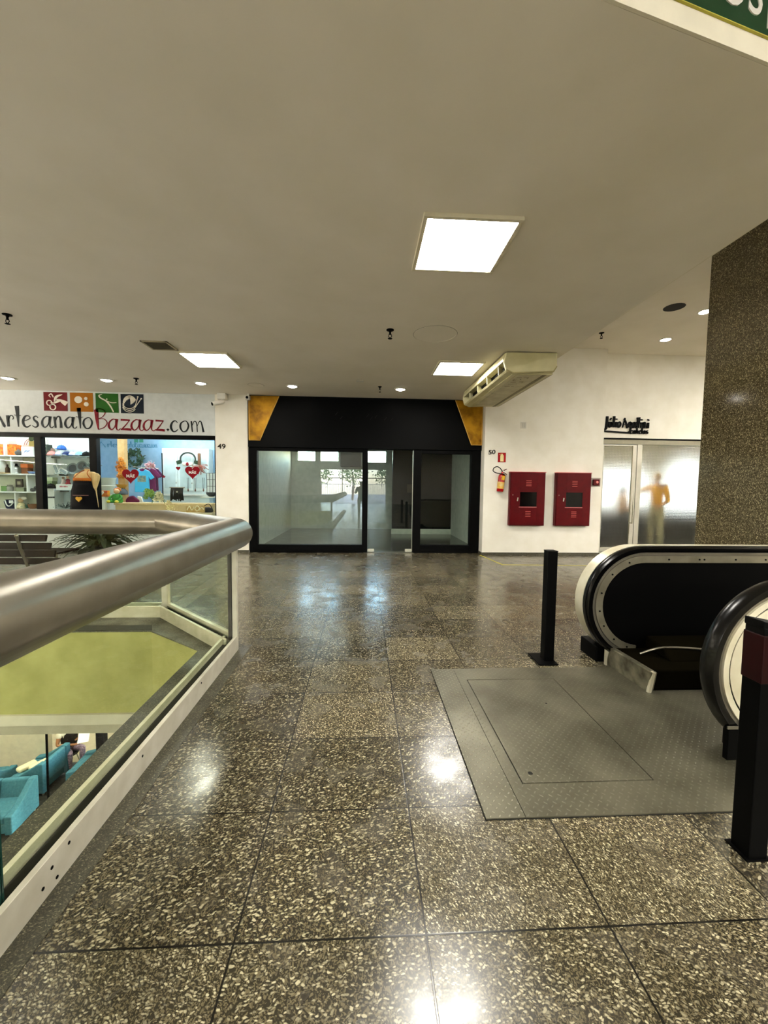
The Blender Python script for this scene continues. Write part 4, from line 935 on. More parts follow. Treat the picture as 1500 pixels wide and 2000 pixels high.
# white shelving against the left part, glass shelves in the middle bay
YS = 9.42          # front of the shelves
def zs(px, py): return at(px, py, YS).z
sh = thing('shelf_unit', 'white shelving unit with open compartments behind the left window', 'shelving', (-8.9, 9.6, 0))
Z1, Z2, Z3, Z0 = zs(30, 889), zs(30, 925), zs(30, 960), zs(30, 994)
XR = at(71, 900, YS).x
b = MB(); b.box(-10.9, XR, 9.74, 9.775, Z0-.5, 2.45); b.build('back_panel', mat('shelf_back', '#dcdccb', .55), sh)
for z in (Z1, Z2, Z3, Z0):
    b = MB(); b.box(-10.9, XR, YS, 9.74, z-.03, z); b.build('shelf', SW, sh, bev=.002)
for px, za, zb in ((20, Z2, Z1), (50, Z3, Z2), (8, Z1, 2.45), (25, Z0, Z3)):
    x = at(px, 900, YS).x; b = MB(); b.box(x-.014, x+.014, YS+.01, 9.74, za, zb-.03); b.build('divider', SW, sh)
gs = thing('glass_shelves', 'glass shelves on metal brackets behind the second window', 'shelving', (-6.4, 9.6, 1.2))
ZA, ZB, ZC_ = zs(120, 890), zs(120, 925), zs(120, 957)
GSH = mat('shelf_glass_edge', '#8fa0a0', .15)
for z, xa, xb in ((ZA, 83, 178), (ZB, 104, 142), (ZC_, 104, 150), (Z0, 108, 178)):
    a, c = at(xa, 900, YS).x, at(xb, 900, YS).x
    b = MB(); b.box(a, c, YS, 9.76, z-.014, z); b.build('shelf', GSH, gs)
    for k in (.12, .88):
        x = a+(c-a)*k; b = MB(); b.box(x-.008, x+.008, YS+.08, 9.77, z-.05, z-.014); b.build('bracket', STEEL, gs)
b = MB(); a, c = at(81, 900, 9.7).x, at(105, 900, 9.7).x; b.box(a, c, 9.72, 9.77, at(90, 927, 9.7).z, at(90, 893, 9.7).z); tag(b.build('display_board', SW), 'blank white board hung behind the second window', 'board')

# ------------------------------------------------------------------ goods: helpers that stand things on shelves
def X_(px, Y=9.5): return at(px, 920, Y).x
def K(Y): return Y/F_PX           # metres per pixel there
def carton(name, label, cat, px0, px1, z, hp, m, Y=9.5, d=.16, group=None, extra=None):
    x0, x1 = X_(px0, Y), X_(px1, Y); h = hp*K(Y)
    t = thing(name, label, cat, ((x0+x1)/2, Y+d/2, z), group)
    b = MB(); b.box(x0, x1, Y, Y+d, z, z+h); b.build('body', m, t, bev=.006)
    if extra: extra(t, x0, x1, Y, z, h)
    return t
def pot(name, label, cat, px, z, prof, m, Y=9.55, group=None, sc=1., n=18):
    b = MB(); b.lathe([(r*sc, h*sc) for r, h in prof], (X_(px, Y), Y, z), n); return tag(b.build(name, m, smooth=True), label, cat, group)
FLORAL = mat('floral_orange', '#d98a2b', .7, col2='#b33a1d', scale=22)
def zipped(t, x0, x1, Y, z, h):
    b = MB(); b.tube([(x0+.02, Y+.05, z+h+.004), (x1-.02, Y+.05, z+h+.004)], .008, 6); b.build('zip', mat('zip_red', '#8d2a1c', .5), t)
carton('fabric_pouch', 'orange and red floral fabric pouch at the far left of the top shelf', 'pouch', -6, 33, Z1, 20, FLORAL, extra=zipped)
t = thing('handbag', 'pink handbag with thin arched handles on the top shelf', 'handbag', (X_(46), 9.6, Z1))
b = MB(); x0, x1 = X_(34), X_(57); b.pxz([(x0, Z1), (x1, Z1), (x1-.03, Z1+.26), (x0+.03, Z1+.26)], 9.62, 9.72); b.build('body', mat('bag_pink', '#c79a8d', .6), t, bev=.02)
for y in (9.64, 9.70):
    b = MB(); b.tube([(x0+.06+.15*(1-math.cos(a)), y, Z1+.24+.15*math.sin(a)) for a in [PI*i/10 for i in range(11)]], .007, 6); b.build('handle', mat('bag_handle', '#8d4c45', .5), t)
def printed(t, x0, x1, Y, z, h):
    b = MB(); PRB = mat('print_blue', '#3d6eb4', .5); w = x1-x0
    for q in ([(.25, .35, .03), (.45, .6, .05), (.7, .45, .02)], [(.3, .55, .02), (.5, .4, .04), (.75, .65, .03)]):
        b.stroke([(p[0], p[1], p[2]*1.2) for p in q], lambda p: Vector((x0+p[0]*w, Y-.004, z+p[1]*h)), lambda p: Vector((x0+p[0]*w, Y, z+p[1]*h)))
    b.build('print', PRB, t)
carton('gift_box', 'white gift box with blue bird print on the top shelf', 'box', 43, 66, Z1, 16, SW, Y=9.46, extra=printed)
pot('teapot', 'small dark round jar between the orange pouch and the white box', 'jar', 38, Z1, [(.04, 0), (.07, .03), (.07, .08), (.03, .11), (.02, .13), (.001, .14)], mat('dark_ceramic', '#4b4a4a', .3), Y=9.47)
pot('vase', 'white curved vase at the far left of the second shelf', 'vase', 4, Z2, [(.07, 0), (.10, .06), (.11, .16), (.08, .26), (.05, .30), (.001, .30)], SW)
pot('bottle', 'dark brown bottle on the second shelf beside the upright divider', 'bottle', 15, Z2, [(.04, 0), (.045, .02), (.045, .12), (.018, .16), (.018, .21), (.001, .21)], mat('brown_bottle', '#3d2c20', .2))
t = thing('figurine', 'white figurine with a black hat on the second shelf', 'figurine', (X_(28), 9.55, Z2))
b = MB(); b.lathe([(.05, 0), (.05, .015), (.03, .03), (.035, .08), (.05, .11), (.03, .15), (.001, .19)], (X_(28), 9.55, Z2), 14); b.build('body', SW, t, smooth=True)
b = MB(); b.lathe([(.05, .165), (.05, .175), (.032, .18), (.03, .23), (.001, .235)], (X_(28), 9.55, Z2), 14); b.build('hat', BLACKM, t, smooth=True)
b = MB(); b.lathe([(.12, 0), (.12, .012), (.10, .02), (.001, .02)], (X_(10), 9.50, Z2), 16); tag(b.build('plate', mat('bamboo', '#a88a5c', .5)), 'flat wooden plate before the white vase on the second shelf', 'plate')
def lidded(t, x0, x1, Y, z, h):
    b = MB(); b.box(x0-.006, x1+.006, Y-.006, Y+.166, z+h*.62, z+h+.01); b.build('lid', mat('wood_orange', '#a5521f', .45), t, bev=.008)
carton('wooden_box', 'brown wooden box with orange lid on the second shelf', 'box', 41, 54, Z2, 18, mat('wood_brown', '#6d3d1c', .5, col2='#532c12', scale=20), extra=lidded)
pot('dish', 'small blue and white dish at the right end of the second shelf', 'dish', 62, Z2, [(.03, 0), (.045, .01), (.08, .05), (.08, .055), (.04, .02), (.001, .018)], mat('blue_china', '#8fa4c2', .25, col2='#2f4f8c', scale=40))
pot('jar', 'grey lidded jar on the third shelf', 'jar', 18, Z3, [(.05, 0), (.06, .02), (.06, .10), (.045, .12), (.05, .13), (.05, .15), (.001, .16)], mat('grey_jar', '#8c8b80', .3))
def inner(t, x0, x1, Y, z, h):
    w = x1-x0; b = MB(); b.box(x0+w*.28, x1-w*.28, Y-.004, Y, z+h*.3, z+h*.7); b.build('picture', mat('picture_grey', '#b3ac95', .5), t)
carton('picture_frame', 'dark square picture frame leaning on the third shelf', 'picture frame', 29, 43, Z3+.10, 15, mat('frame_dark', '#3c342a', .5), Y=9.62, d=.03, extra=inner)
carton('book', 'grey green book lying under the dark picture frame', 'book', 29, 45, Z3, 7, mat('book_green', '#7d8467', .6), Y=9.5)
carton('box', 'green box at the far left of the third shelf', 'box', 0, 11, Z3, 10, mat('box_green', '#5c7d45', .6))
b = MB(); z = Z3; x = X_(61)
b.ball((x, 9.52, z+.04), (.07, .04, .04)); b.ball((x+.06, 9.52, z+.09), (.03, .03, .035)); tag(b.build('duck_figurine', mat('dark_figure', '#383a3a', .35), smooth=True), 'dark duck figurine on the third shelf beside the black mullion', 'figurine')
t = thing('necklace_bust', 'navy display bust with a white bow necklace at the bottom left', 'display bust', (X_(18), 9.5, Z0))
b = MB(); x = X_(18); b.pxz([(x-.09, Z0), (x+.10, Z0), (x+.15, Z0+.17), (x+.10, Z0+.21), (x-.10, Z0+.21), (x-.14, Z0+.17)], 9.47, 9.53); b.build('bust', mat('navy_velvet', '#151a33', .8), t, bev=.02)
b = MB(); b.tube(spline([(x-.09, 9.462, Z0+.19), (x-.05, 9.455, Z0+.09), (x, 9.45, Z0+.06), (x+.05, 9.455, Z0+.09), (x+.09, 9.462, Z0+.15)], 5), .012, 6); b.box(x+.0, x+.09, 9.455, 9.465, Z0+.13, Z0+.19); b.build('necklace', SW, t)
t = thing('doll', 'cream cloth doll with a large bow at the bottom of the left window', 'doll', (X_(37), 9.52, Z0)); x = X_(37)
b = MB(); b.lathe([(.09, 0), (.10, .03), (.06, .12), (.03, .15), (.001, .155)], (x, 9.52, Z0), 14); b.build('dress', mat('cream_cloth', '#d9cfae', .8, col2='#b6a675', scale=40), t, smooth=True)
b = MB(); b.ball((x, 9.51, Z0+.19), .05); b.build('head', mat('doll_skin', '#dcb893', .6), t, smooth=True)
b = MB(); b.ball((x-.06, 9.52, Z0+.24), (.07, .03, .04)); b.ball((x+.06, 9.52, Z0+.24), (.07, .03, .04)); b.build('bow', mat('bow_white', '#ece8da', .7), t, smooth=True)
def leafy(name, label, cat, px, z, r, m, Y=9.55, n=26, seed=1, sx=1.):
    rnd = random.Random(seed); b = MB(); x = X_(px, Y)
    for i in range(n):
        a = rnd.uniform(0, 2*PI); el = rnd.uniform(.1, 1.35); d = Vector((math.cos(a)*math.cos(el)*sx, math.sin(a)*math.cos(el), math.sin(el))); p = Vector((x, Y, z+.01)); q = p+d*r*rnd.uniform(.6, 1); sd = d.cross(Vector((0, 0, 1))).normalized()*r*.14; mdl = p+(q-p)*.55
        b.face([p, mdl+sd, q]); b.face([p, q, mdl-sd]); b.ball(q, r*.07, 6, 4)
    return tag(b.build(name, m), label, cat)
leafy('succulent', 'small blue green succulent at the bottom of the left window', 'plant', 50, Z0, .13, mat('succulent', '#5f7f78', .6), seed=3)
pot('basket', 'small brown woven basket beside the black mullion at the bottom', 'basket', 62, Z0, [(.06, 0), (.09, .05), (.10, .11), (.085, .11), (.06, .02), (.001, .02)], mat('basket_brown', '#5b3a22', .7, col2='#7d5433', scale=60))
t = thing('window_sticker', 'round green badge over a yellow tag stuck on the left window', 'sticker', at(61, 862, 8.49))
p = at(61, 857, 8.49); b = MB(); b.lathe([(.001, 8.488), (.05, 8.488), (.05, 8.4955)], (p.x, 0, p.z), 24, axis='Y'); b.build('badge', mat('badge_green', '#35502b', .5), t)
b = MB(); b.box(p.x-.05, p.x+.05, 8.489, 8.4955, p.z-.15, p.z-.045); b.build('tag', mat('badge_yellow', '#bdb46a', .5), t)
# second bay
def triple(t, x0, x1, Y, z, h):
    b = MB(); w = x1-x0
    for i in range(3): b.lathe([(.001, Y-.006), (w*.27, Y-.005), (w*.3, Y)], ((x0+x1)/2, 0, z+h*(.18+.32*i)), 14, axis='Y')
    b.build('lights', mat('card_pale', '#9eb2a4', .5), t)
carton('display_box', 'tall dark green box with three pale circles on the glass shelf', 'box', 82, 94, ZA, 21, mat('card_green', '#27352b', .5), extra=triple)
def cap(name, label, px, z, m, m2, Y=9.55, s=.88, grp='baseball caps on the glass shelf'):
    x = X_(px, Y); t = thing(name, label, 'cap', (x, Y, z), grp)
    b = MB(); b.lathe([(.10*s, 0), (.103*s, .03*s), (.09*s, .08*s), (.05*s, .115*s), (.001, .125*s)], (x, Y, z), 18); b.build('crown', m, t, smooth=True)
    b = MB(); b.prism([(math.cos(a)*.085*s, math.sin(a)*.16*s) for a in [-PI+PI*i/12 for i in range(13)]], lambda p: (x+p[0], Y-.05*s+p[1], z+.012*s+.1*p[1]*0), lambda p: (x+p[0], Y-.05*s+p[1], z+.024*s)); b.build('peak', m2, t, bev=.003)
    b = MB(); b.ball((x, Y, z+.125*s), .012*s, 8, 6); b.build('button', m2, t)
CB, CW, CPK, CNV, CLB = mat('cap_blue', '#2f62b0', .7), mat('cap_white', '#dde4ea', .7), mat('cap_pink', '#dc8f88', .7), mat('cap_navy', '#1b2c5c', .7), mat('cap_sky', '#8fb8dc', .7)
cap('cap', 'salmon pink cap on the glass shelf beside the dark green box', 103, ZA, CPK, mat('cap_coral', '#d0655e', .7))
cap('cap', 'brown cap stacked behind the pink cap', 100, ZA+.10, mat('cap_brown', '#8a6a5a', .7), mat('cap_brown2', '#6d5042', .7), Y=9.66)
cap('cap', 'bright blue cap at the top of the cap pile', 122, ZA+.15, CB, CB, Y=9.64)
cap('cap', 'white cap with blue peak in front of the cap pile', 118, ZA, CW, CB)
cap('cap', 'navy cap with white front in the middle of the shelf', 132, ZA, CNV, CW)
cap('cap', 'white and royal blue cap right of the navy one', 144.5, ZA, CW, CB, Y=9.55)
cap('cap', 'pale blue cap with white peak beside the dark cap', 157, ZA, CLB, CW)
cap('cap', 'black cap at the right end of the glass shelf', 170, ZA, BLACKM, BLACKM)
def plate(label, px, z, r, m, m2, Y=9.62, tilt=.25):
    x = X_(px, Y); t = thing('decorative_plate', label, 'plate', (x, Y, z), 'plates standing on the glass shelves')
    Mx = Matrix.Translation((x, Y, z+r)) @ Matrix.Rotation(-tilt, 4, 'X')
    b = MB(); b.lathe([(.001, .0), (r*.6, .0), (r, -.02), (r, -.028), (r*.6, -.008), (.001, -.008)], (0, 0, 0), 28, axis='Y'); bmesh.ops.transform(b.b, matrix=Mx, verts=b.b.verts); b.build('disc', m, t, smooth=True)
    b = MB(); b.lathe([(r*.35, -.012), (r*.72, -.016), (r*.72, -.022), (r*.35, -.02)], (0, 0, 0), 24, axis='Y'); bmesh.ops.transform(b.b, matrix=Mx, verts=b.b.verts); b.build('band', m2, t, smooth=True)
GRP, DKP = mat('plate_grey', '#7c8688', .3), mat('plate_dark', '#3a3f40', .3)
plate('dark rimmed plate standing left of the mannequin on the middle shelf', 143, ZB, .125, GRP, DKP)
plate('grey plate standing behind the mannequin neck', 161, ZB+.06, .12, GRP, DKP)
def tilted(name, label, px, z, sx, sz, m, m2, rot, Y=9.56):
    x = X_(px, Y); t = thing(name, label, 'tray', (x, Y, z)); c = Vector((x, Y, z+.11))
    b = MB(); b.cbox(c, sx, .03, sz, ry=rot); b.build('rim', m, t, bev=.012)
    b = MB(); b.cbox(c+Vector((0, -.018, 0)), sx*.6, .012, sz*.75, ry=rot); b.build('inset', m2, t, bev=.01)
tilted('tray', 'white oval tray with dark centre leaning on the middle shelf', 110, ZB, .10, .24, SW, GRP, -.35)
tilted('tray', 'white tray lying to the right with a grey centre', 124, ZB-.05, .11, .2, SW, GRP, -1.0)
def redfig(px, lb, m, s=1.):
    x = X_(px); t = thing('figurine', lb, 'figurine', (x, 9.55, ZC_+.13), 'figurines over the white boxes')
    b = MB(); b.lathe([(.045*s, 0), (.05*s, .01), (.03*s, .06), (.04*s, .10), (.015*s, .13), (.001, .13)], (x, 9.55, ZC_+.13), 12); b.build('body', m, t, smooth=True)
    b = MB(); b.ball((x, 9.545, ZC_+.13+.15*s), .03*s, 10, 7); b.build('head', mat('fig_skin', '#c9a48a', .6), t, smooth=True)
redfig(120, 'small white and red figurine on the white box', mat('fig_white', '#d2c4bf', .6)); redfig(129, 'dark red figurine on the white box', mat('fig_red', '#8e1a26', .6), 1.1)
RT = mat('red_print', '#b23a45', .5)
def redtext(t, x0, x1, Y, z, h):
    b = MB()
    for i in range(6): b.box(x0+(x1-x0)*(.25+.085*i), x0+(x1-x0)*(.25+.085*i)+.018, Y-.003, Y, z+h*.45, z+h*.72)
    b.build('print', RT, t)
carton('box', 'long white box with a line of red print on the lower glass shelf', 'box', 108, 139, ZC_, 11, SW, extra=redtext)
for i, (a, c, z, lb, hx) in enumerate(((84, 102, 0, 'lower pale green carton of the stack by the black mullion', '#a9b58a'), (85, 101, .085, 'middle green carton of the stack by the black mullion', '#7d9166'), (84, 102, .17, 'topmost pale green carton of the stack by the black mullion', '#b9c39d'))):
    carton('box', lb, 'box', a, c, zs(90, 954)+z, 6.8, mat('carton_%d' % i, hx, .6), group='green cartons')
b = MB(); b.box(X_(81), X_(106), 9.47, 9.75, .004, zs(90, 954)); cp_ = tag(b.build('display_plinth', SW, bev=.004), 'white display plinth with dark lettering behind the second window', 'plinth')
b = MB(); p = at(89, 971, 9.46)
for i in range(8): b.box(p.x+i*.025, p.x+i*.025+.017, 9.466, 9.47, p.z-.02, p.z+.012)
b.build('print', BLACKM, cp_)
cap('cap', 'black cap on the white plinth with dark lettering', 98, zs(90, 954)-.0, BLACKM, BLACKM, Y=9.50, s=.9)
t = thing('cup', 'small blue and white cup beside the mannequin on the lower shelf', 'cup', (X_(145), 9.5, ZC_))
b = MB(); b.lathe([(.035, 0), (.05, .02), (.055, .10), (.048, .10), (.03, .02), (.001, .02)], (X_(145), 9.5, ZC_), 14); b.build('bowl', mat('cup_blue', '#8196b5', .3, col2='#c9d2dd', scale=30), t, smooth=True)
b = MB(); b.tube(spline([(X_(145)+.052, 9.5, ZC_+.085), (X_(145)+.085, 9.5, ZC_+.06), (X_(145)+.05, 9.5, ZC_+.03)], 5), .007, 6); b.build('handle', SW, t)
leafy('silver_plant', 'spray of silver leaves behind the second mullion', 'plant', 181, zs(120, 915), .22, mat('silver_leaf', '#7f8f8f', .6), Y=9.66, seed=9)
leafy('lavender_tray', 'low grey dried flowers at the foot of the second window', 'dried flowers', 125, Z0, .16, mat('dried_grey', '#76837f', .7), seed=11, n=40, sx=1.8)
# mannequin with apron
YM = 8.10
mx = at(170, 920, YM).x; zt = at(170, 913, YM).z
mq = thing('mannequin', 'cream tailor mannequin torso standing before the shop window at the second black mullion', 'mannequin', (mx, YM, .0))
k = K(YM)
b = MB()
b.lathe([(.001, zt-.02), (.045, zt-.02), (.042, zt-.06), (.06, zt-.08), (.19, zt-.115), (.225, zt-.16), (.205, zt-.26), (.155, zt-.42), (.165, zt-.6), (.18, zt-.78), (.001, zt-.79)], (mx, YM, 0), 24, sx=1.05, sy=.62); b.build('torso', mat('mannequin_cream', '#dcbf86', .6, col2='#cdae74'), mq, smooth=True)
b = MB(); b.lathe([(.047, zt-.02), (.03, zt), (.001, zt+.01)], (mx, YM, 0), 16); b.lathe([(.045, zt-.02), (.05, zt-.015), (.05, zt-.03), (.045, zt-.03)], (mx, YM, 0), 16); b.build('neck_cap', STEEL, mq, smooth=True)
b = MB(); b.cyl((mx, YM, .02), (mx, YM, zt-.8), .02, n=10); b.lathe([(.16, .004), (.16, .02), (.03, .04), (.001, .04)], (mx, YM, 0), 20); b.build('stand', BLACKM, mq)
ap = thing('apron', 'black apron with an orange band and yellow heart, worn by the mannequin', 'apron', (mx, YM-.15, .9))
APB = mat('apron_black', '#050508', .9, spec=.1)
def apf(u, z):      # curved cloth in front of the torso
    return Vector((mx+u, YM-.165+.9*u*u-max(0, .9-z)*.06, z))
def cloth(rows, m, name, off=0.):
    b = MB(); g = []
    for z, w in rows: g.append([apf(-w+2*w*i/10, z)+Vector((0, -off, 0)) for i in range(11)])
    for A, B in zip(g, g[1:]):
        for i in range(10): b.face([A[i], A[i+1], B[i+1], B[i]])
    bmesh.ops.remove_doubles(b.b, verts=b.b.verts, dist=1e-5)
    o = b.build(name, m, ap, smooth=True); md = o.modifiers.new('solid', 'SOLIDIFY'); md.thickness = .008; return o
za = at(170, 934, YM).z
cloth([(za, .165), (za-.06, .17)], mat('apron_orange', '#b2641a', .7), 'band')
cloth([(za-.055, .168), (za-.15, .185), (za-.25, .225), (za-.45, .25), (za-.75, .28), (za-1.0, .29)], APB, 'skirt')
b = MB(); zp = at(160, 967, YM).z
b.tube([apf(-.18+.3*i/6, zp)+Vector((0, -.012, 0)) for i in range(7)], .006, 6); b.build('pocket_piping', mat('piping', '#8c6660', .6), ap)
def heart(cx, cz, r, n=28):
    o = []
    for i in range(n):
        a = 2*PI*i/n; o.append((cx+r*.0625*16*math.sin(a)**3, cz+r*.0625*(13*math.cos(a)-5*math.cos(2*a)-2*math.cos(3*a)-math.cos(4*a))+r*.1))
    return o
b = MB(); hp = at(157, 975, YM-.16); b.pxz(heart(hp.x, hp.z, .055), YM-.215, YM-.19); b.build('heart_badge', mat('badge_gold', '#d0a03a', .5), ap)
for s_ in (-1, 1):
    b = MB(); b.tube(spline([apf(s_*.155, za)+Vector((0, -.005, 0)), (mx+s_*.09, YM-.13, zt-.13), (mx+s_*.05, YM-.05, zt-.07), (mx+s_*.03, YM+.04, zt-.05)], 4), .008, 6); b.build('neck_strap', mat('strap_orange', '#a85d20', .7), ap)
b = MB(); b.pxz([(mx+.155, za+.13), (mx+.235, za+.09), (mx+.185, za-.20)], YM-.13, YM-.04); b.build('shoulder_cap', MATS['mannequin_cream'], mq, bev=.012)

# third bay: blue wall and the things before it
b = MB(); q = [('A', 200, 212), ('r', 212, 218), ('t', 217, 223), ('e', 222, 229), ('s', 228, 235), ('a', 235, 243), ('n', 243, 250), ('a', 250, 257), ('t', 256, 261), ('o', 260, 266), ('B', 265, 272), ('a', 271, 277), ('z', 276, 282), ('a', 281, 287), ('a', 286, 292), ('z', 291, 297), ('.', 295, 298), ('c', 297, 301), ('o', 300, 304), ('m', 304, 309)]
bx = []
for ch, xa, xb in q:
    A = at(xa-2, 873+(xa-200)*.015, 11.0); B = at(xb-2, 873, 11.0); bx.append((ch, A.x, B.x-A.x, A.z, .085))
letters(b, bx, lambda p: Vector((p[0], 10.99, p[1])), lambda p: Vector((p[0], 11.0, p[1])), 1.1)
dc = tag(b.build('painted_lettering', mat('teal_decal', '#3f7f9d', .5)), 'teal hand drawn lettering high on the blue shop wall', 'wall lettering')
b = MB(); p = at(272, 861, 10.99); b.box(p.x, p.x+.10, 10.988, 11.0, p.z-.04, p.z+.05); b.box(p.x-.13, p.x-.03, 10.988, 11.0, p.z-.04, p.z+.05); b.build('coloured_squares', mat('teal_decal2', '#3c8f72', .5), dc)
YC = 9.9
a, c = at(230, 900, YC).x, at(243, 900, YC).x
b = MB(); b.box(a, c, YC, YC+.14, 0, 2.74); tag(b.build('wooden_post', mat('tan_post', '#c6a372', .6, col2='#b8935f', scale=12)), 'tan wooden post hung with orange flowers in the craft shop', 'post')
def cluster(name, label, cat, pts, Y, r, m, seed=1, n=40, m2=None, mat2name='leaves'):
    rnd = random.Random(seed); c0 = at(*pts[0], Y); t = thing(name, label, cat, c0); b = MB(); b2 = MB()
    for i in range(n):
        k_ = rnd.random()*(len(pts)-1); j = int(k_); f = k_-j; px = pts[j][0]*(1-f)+pts[min(j+1, len(pts)-1)][0]*f; py = pts[j][1]*(1-f)+pts[min(j+1, len(pts)-1)][1]*f
        p = at(px+rnd.uniform(-1, 1)*7, py+rnd.uniform(-3, 3), Y-rnd.uniform(.0, .10)); d = Vector((rnd.uniform(-1, 1), rnd.uniform(-1, 0), rnd.uniform(-1, 1))).normalized()
        for w in range(5):
            an = w*2*PI/5; u = d.orthogonal().normalized(); v = d.cross(u); e = (u*math.cos(an)+v*math.sin(an)); f2 = (u*math.cos(an+.9)+v*math.sin(an+.9))
            b.face([p, p+e*r+d*r*.3, p+(e+f2)*r*.7+d*r*.5, p+f2*r+d*r*.3])
        if m2: b2.ball(p+d*r*.2, r*.3, 6, 4)
    b.build('flowers', m, t)
    if m2: b2.build('centres', m2, t)
    else: b2.b.free()
    return t
cluster('flower_garland', 'orange flower garland hanging on the tan wooden post', 'flower garland', [(236, 897), (235, 915), (238, 932)], YC-.03, .045, mat('flower_orange', '#e0952a', .7, col2='#c77412', scale=30), 2, 46, mat('flower_core', '#a8691a', .7))
pot('basket', 'shallow orange basket fixed to the post above the grey cap', 'basket', 237, at(237, 953, 9.75).z, [(.05, 0), (.10, .03), (.125, .085), (.11, .085), (.06, .02), (.001, .02)], mat('basket_orange', '#d69a3c', .6), Y=9.76)
cap('cap', 'dark grey cap hung under the orange basket', 238, at(238, 966, 9.7).z, mat('cap_grey', '#4c5258', .7), mat('cap_grey2', '#2f3336', .7), Y=9.72, s=1.15, grp=None)
# wreath
YW = 10.9; wc = at(265, 895, YW); rnd = random.Random(5)
wr = thing('wreath', 'round dark green leaf wreath on the blue wall', 'wreath', wc)
b = MB()
for i in range(170):
    a = rnd.uniform(0, 2*PI); r0 = .17+rnd.uniform(-.06, .06); p = wc+Vector((math.cos(a)*r0, -.02-rnd.random()*.08, math.sin(a)*r0*1.08)); d = Vector((rnd.uniform(-1, 1), rnd.uniform(-.6, .1), rnd.uniform(-1, 1))).normalized()*.09; s_ = d.orthogonal().normalized()*.025
    b.face([p, p+d*.5+s_, p+d, p+d*.5-s_])
b.build('leaves', mat('wreath_green', '#24402f', .7, col2='#3a5a3f', scale=30), wr)
b = MB(); b.tube([wc+Vector((math.cos(a)*.17, -.02, math.sin(a)*.18)) for a in [2*PI*i/24 for i in range(24)]], .02, 8, closed=True); b.build('ring', mat('twig', '#3c3324', .8), wr)
# shirts on hangers
def shirt(label, px, py, Y, s, m, m2=None, rz=0., pic=False):
    c = at(px, py, Y); t = thing('t_shirt', label, 't-shirt', (c.x, Y, c.z), 't-shirts on hangers')
    pts = [(-.07, 0), (-.16, -.035), (-.27, -.19), (-.19, -.25), (-.15, -.19), (-.16, -.55), (.16, -.55), (.15, -.19), (.19, -.25), (.27, -.19), (.16, -.035), (.07, 0), (.03, -.045), (-.03, -.045)]
    Mx = Matrix.Translation((c.x, Y, c.z)) @ Matrix.Rotation(rz, 4, 'Z')
    b = MB(); b.pxz([(x*s, z*s) for x, z in pts], -.03, .03); bmesh.ops.transform(b.b, matrix=Mx, verts=b.b.verts); b.build('cloth', m, t, bev=.015)
    b = MB(); b.tube([(-.16*s, 0, -.04*s), (0, 0, .05*s), (.16*s, 0, -.04*s)], .008, 6); b.tube(spline([(0, 0, .05*s), (0, 0, .10*s), (.03, 0, .12*s), (.03, 0, .15*s), (0, 0, .165*s)], 4), .004, 6); bmesh.ops.transform(b.b, matrix=Mx, verts=b.b.verts); b.build('hanger', SW, t)
    if pic:
        b = MB(); b.box(-.09*s, .09*s, -.036, -.03, -.30*s, -.15*s); bmesh.ops.transform(b.b, matrix=Mx, verts=b.b.verts); b.build('print', mat('shirt_print', '#3a6a70', .6, col2='#9a8f6a', scale=20), t)
shirt('bright blue t-shirt with a dark printed square on a white hanger', 277, 917, 10.0, 1.0, mat('shirt_blue', '#3fa9d8', .8), pic=True, rz=.25)
shirt('purple t-shirt right behind the blue one', 289, 914, 10.15, 1.05, mat('shirt_purple', '#6b1c50', .8), rz=.3)
shirt('dark plum t-shirt at the back of the row', 294, 913, 10.30, 1.05, mat('shirt_plum', '#4d1440', .8), rz=.35)
b = MB(); b.tube([(at(262, 912, 9.9).x, 9.85, at(262, 912, 9.9).z), (at(262, 912, 10.4).x+.5, 10.6, at(262, 912, 9.9).z+.0)], .01, 8); tag(b.build('hanging_rail', STEEL), 'thin metal rail carrying the t-shirts', 'rail')
cluster('flower_bunch', 'bunch of pale pink flowers above the purple shirts', 'flowers', [(292, 909), (298, 908)], 10.0, .05, mat('flower_pink', '#e3b8c0', .7), 8, 12, mat('flower_pc', '#c2798a', .7))
# hearts on the glass
HR = mat('heart_red', '#7c0a18', .45, spec=.1)
def gheart(px, py, r, label, word=True):
    p = at(px, py, 8.49); t = thing('heart_sticker', label, 'sticker', p, 'red hearts on the shop window')
    b = MB(); b.pxz(heart(p.x, p.z, r), 8.486, 8.4955); b.build('heart', HR, t)
    if word:
        b = MB(); b.text('MÃE', lambda v: Vector((p.x+v.x, 8.485-v.z, p.z-r*.16+v.y)), r*.52, .003, 'CENTER', bold=.002); b.build('lettering', WHITE, t)
gheart(255, 930, .168, 'large red heart sticker with white word beside the blue t-shirt')
gheart(376, 923, .150, 'red heart sticker with white word before the white wall cupboards')
gheart(348, 915, .045, 'tiny plain red heart sticker on the shop window', False)
# things on the window ledge
YL = 8.95; ZL = at(300, 983, YL).z
tb = thing('display_counter', 'pale wooden display counter behind the right shop window', 'counter', (-4.4, YL+.25, 0))
b = MB(); b.box(at(222, 985, YL).x, at(414, 985, YL).x, YL, YL+.55, ZL-.04, ZL); b.build('top', mat('pale_wood', '#d8bf93', .5, col2='#c9ad7d', scale=18), tb, bev=.005)
b = MB(); b.box(at(224, 985, YL).x, at(412, 985, YL).x, YL+.02, YL+.53, 0.004, ZL-.04); b.build('body', mat('pale_wood_front', '#cdb68c', .5), tb)
YB = 9.3
b = MB(); x = X_(207, YB); z = at(207, 980, YB).z
bk = thing('bucket', 'pale glass jar bucket behind the second mullion', 'bucket', (x, YB, z))
b.lathe([(.14, 0), (.15, .02), (.185, .50), (.195, .52), (.195, .54), (.175, .53), (.14, .03), (.001, .03)], (x, YB, z), 28); b.build('body', mat('milky_glass', '#c9d6d6', .2), bk, smooth=True)
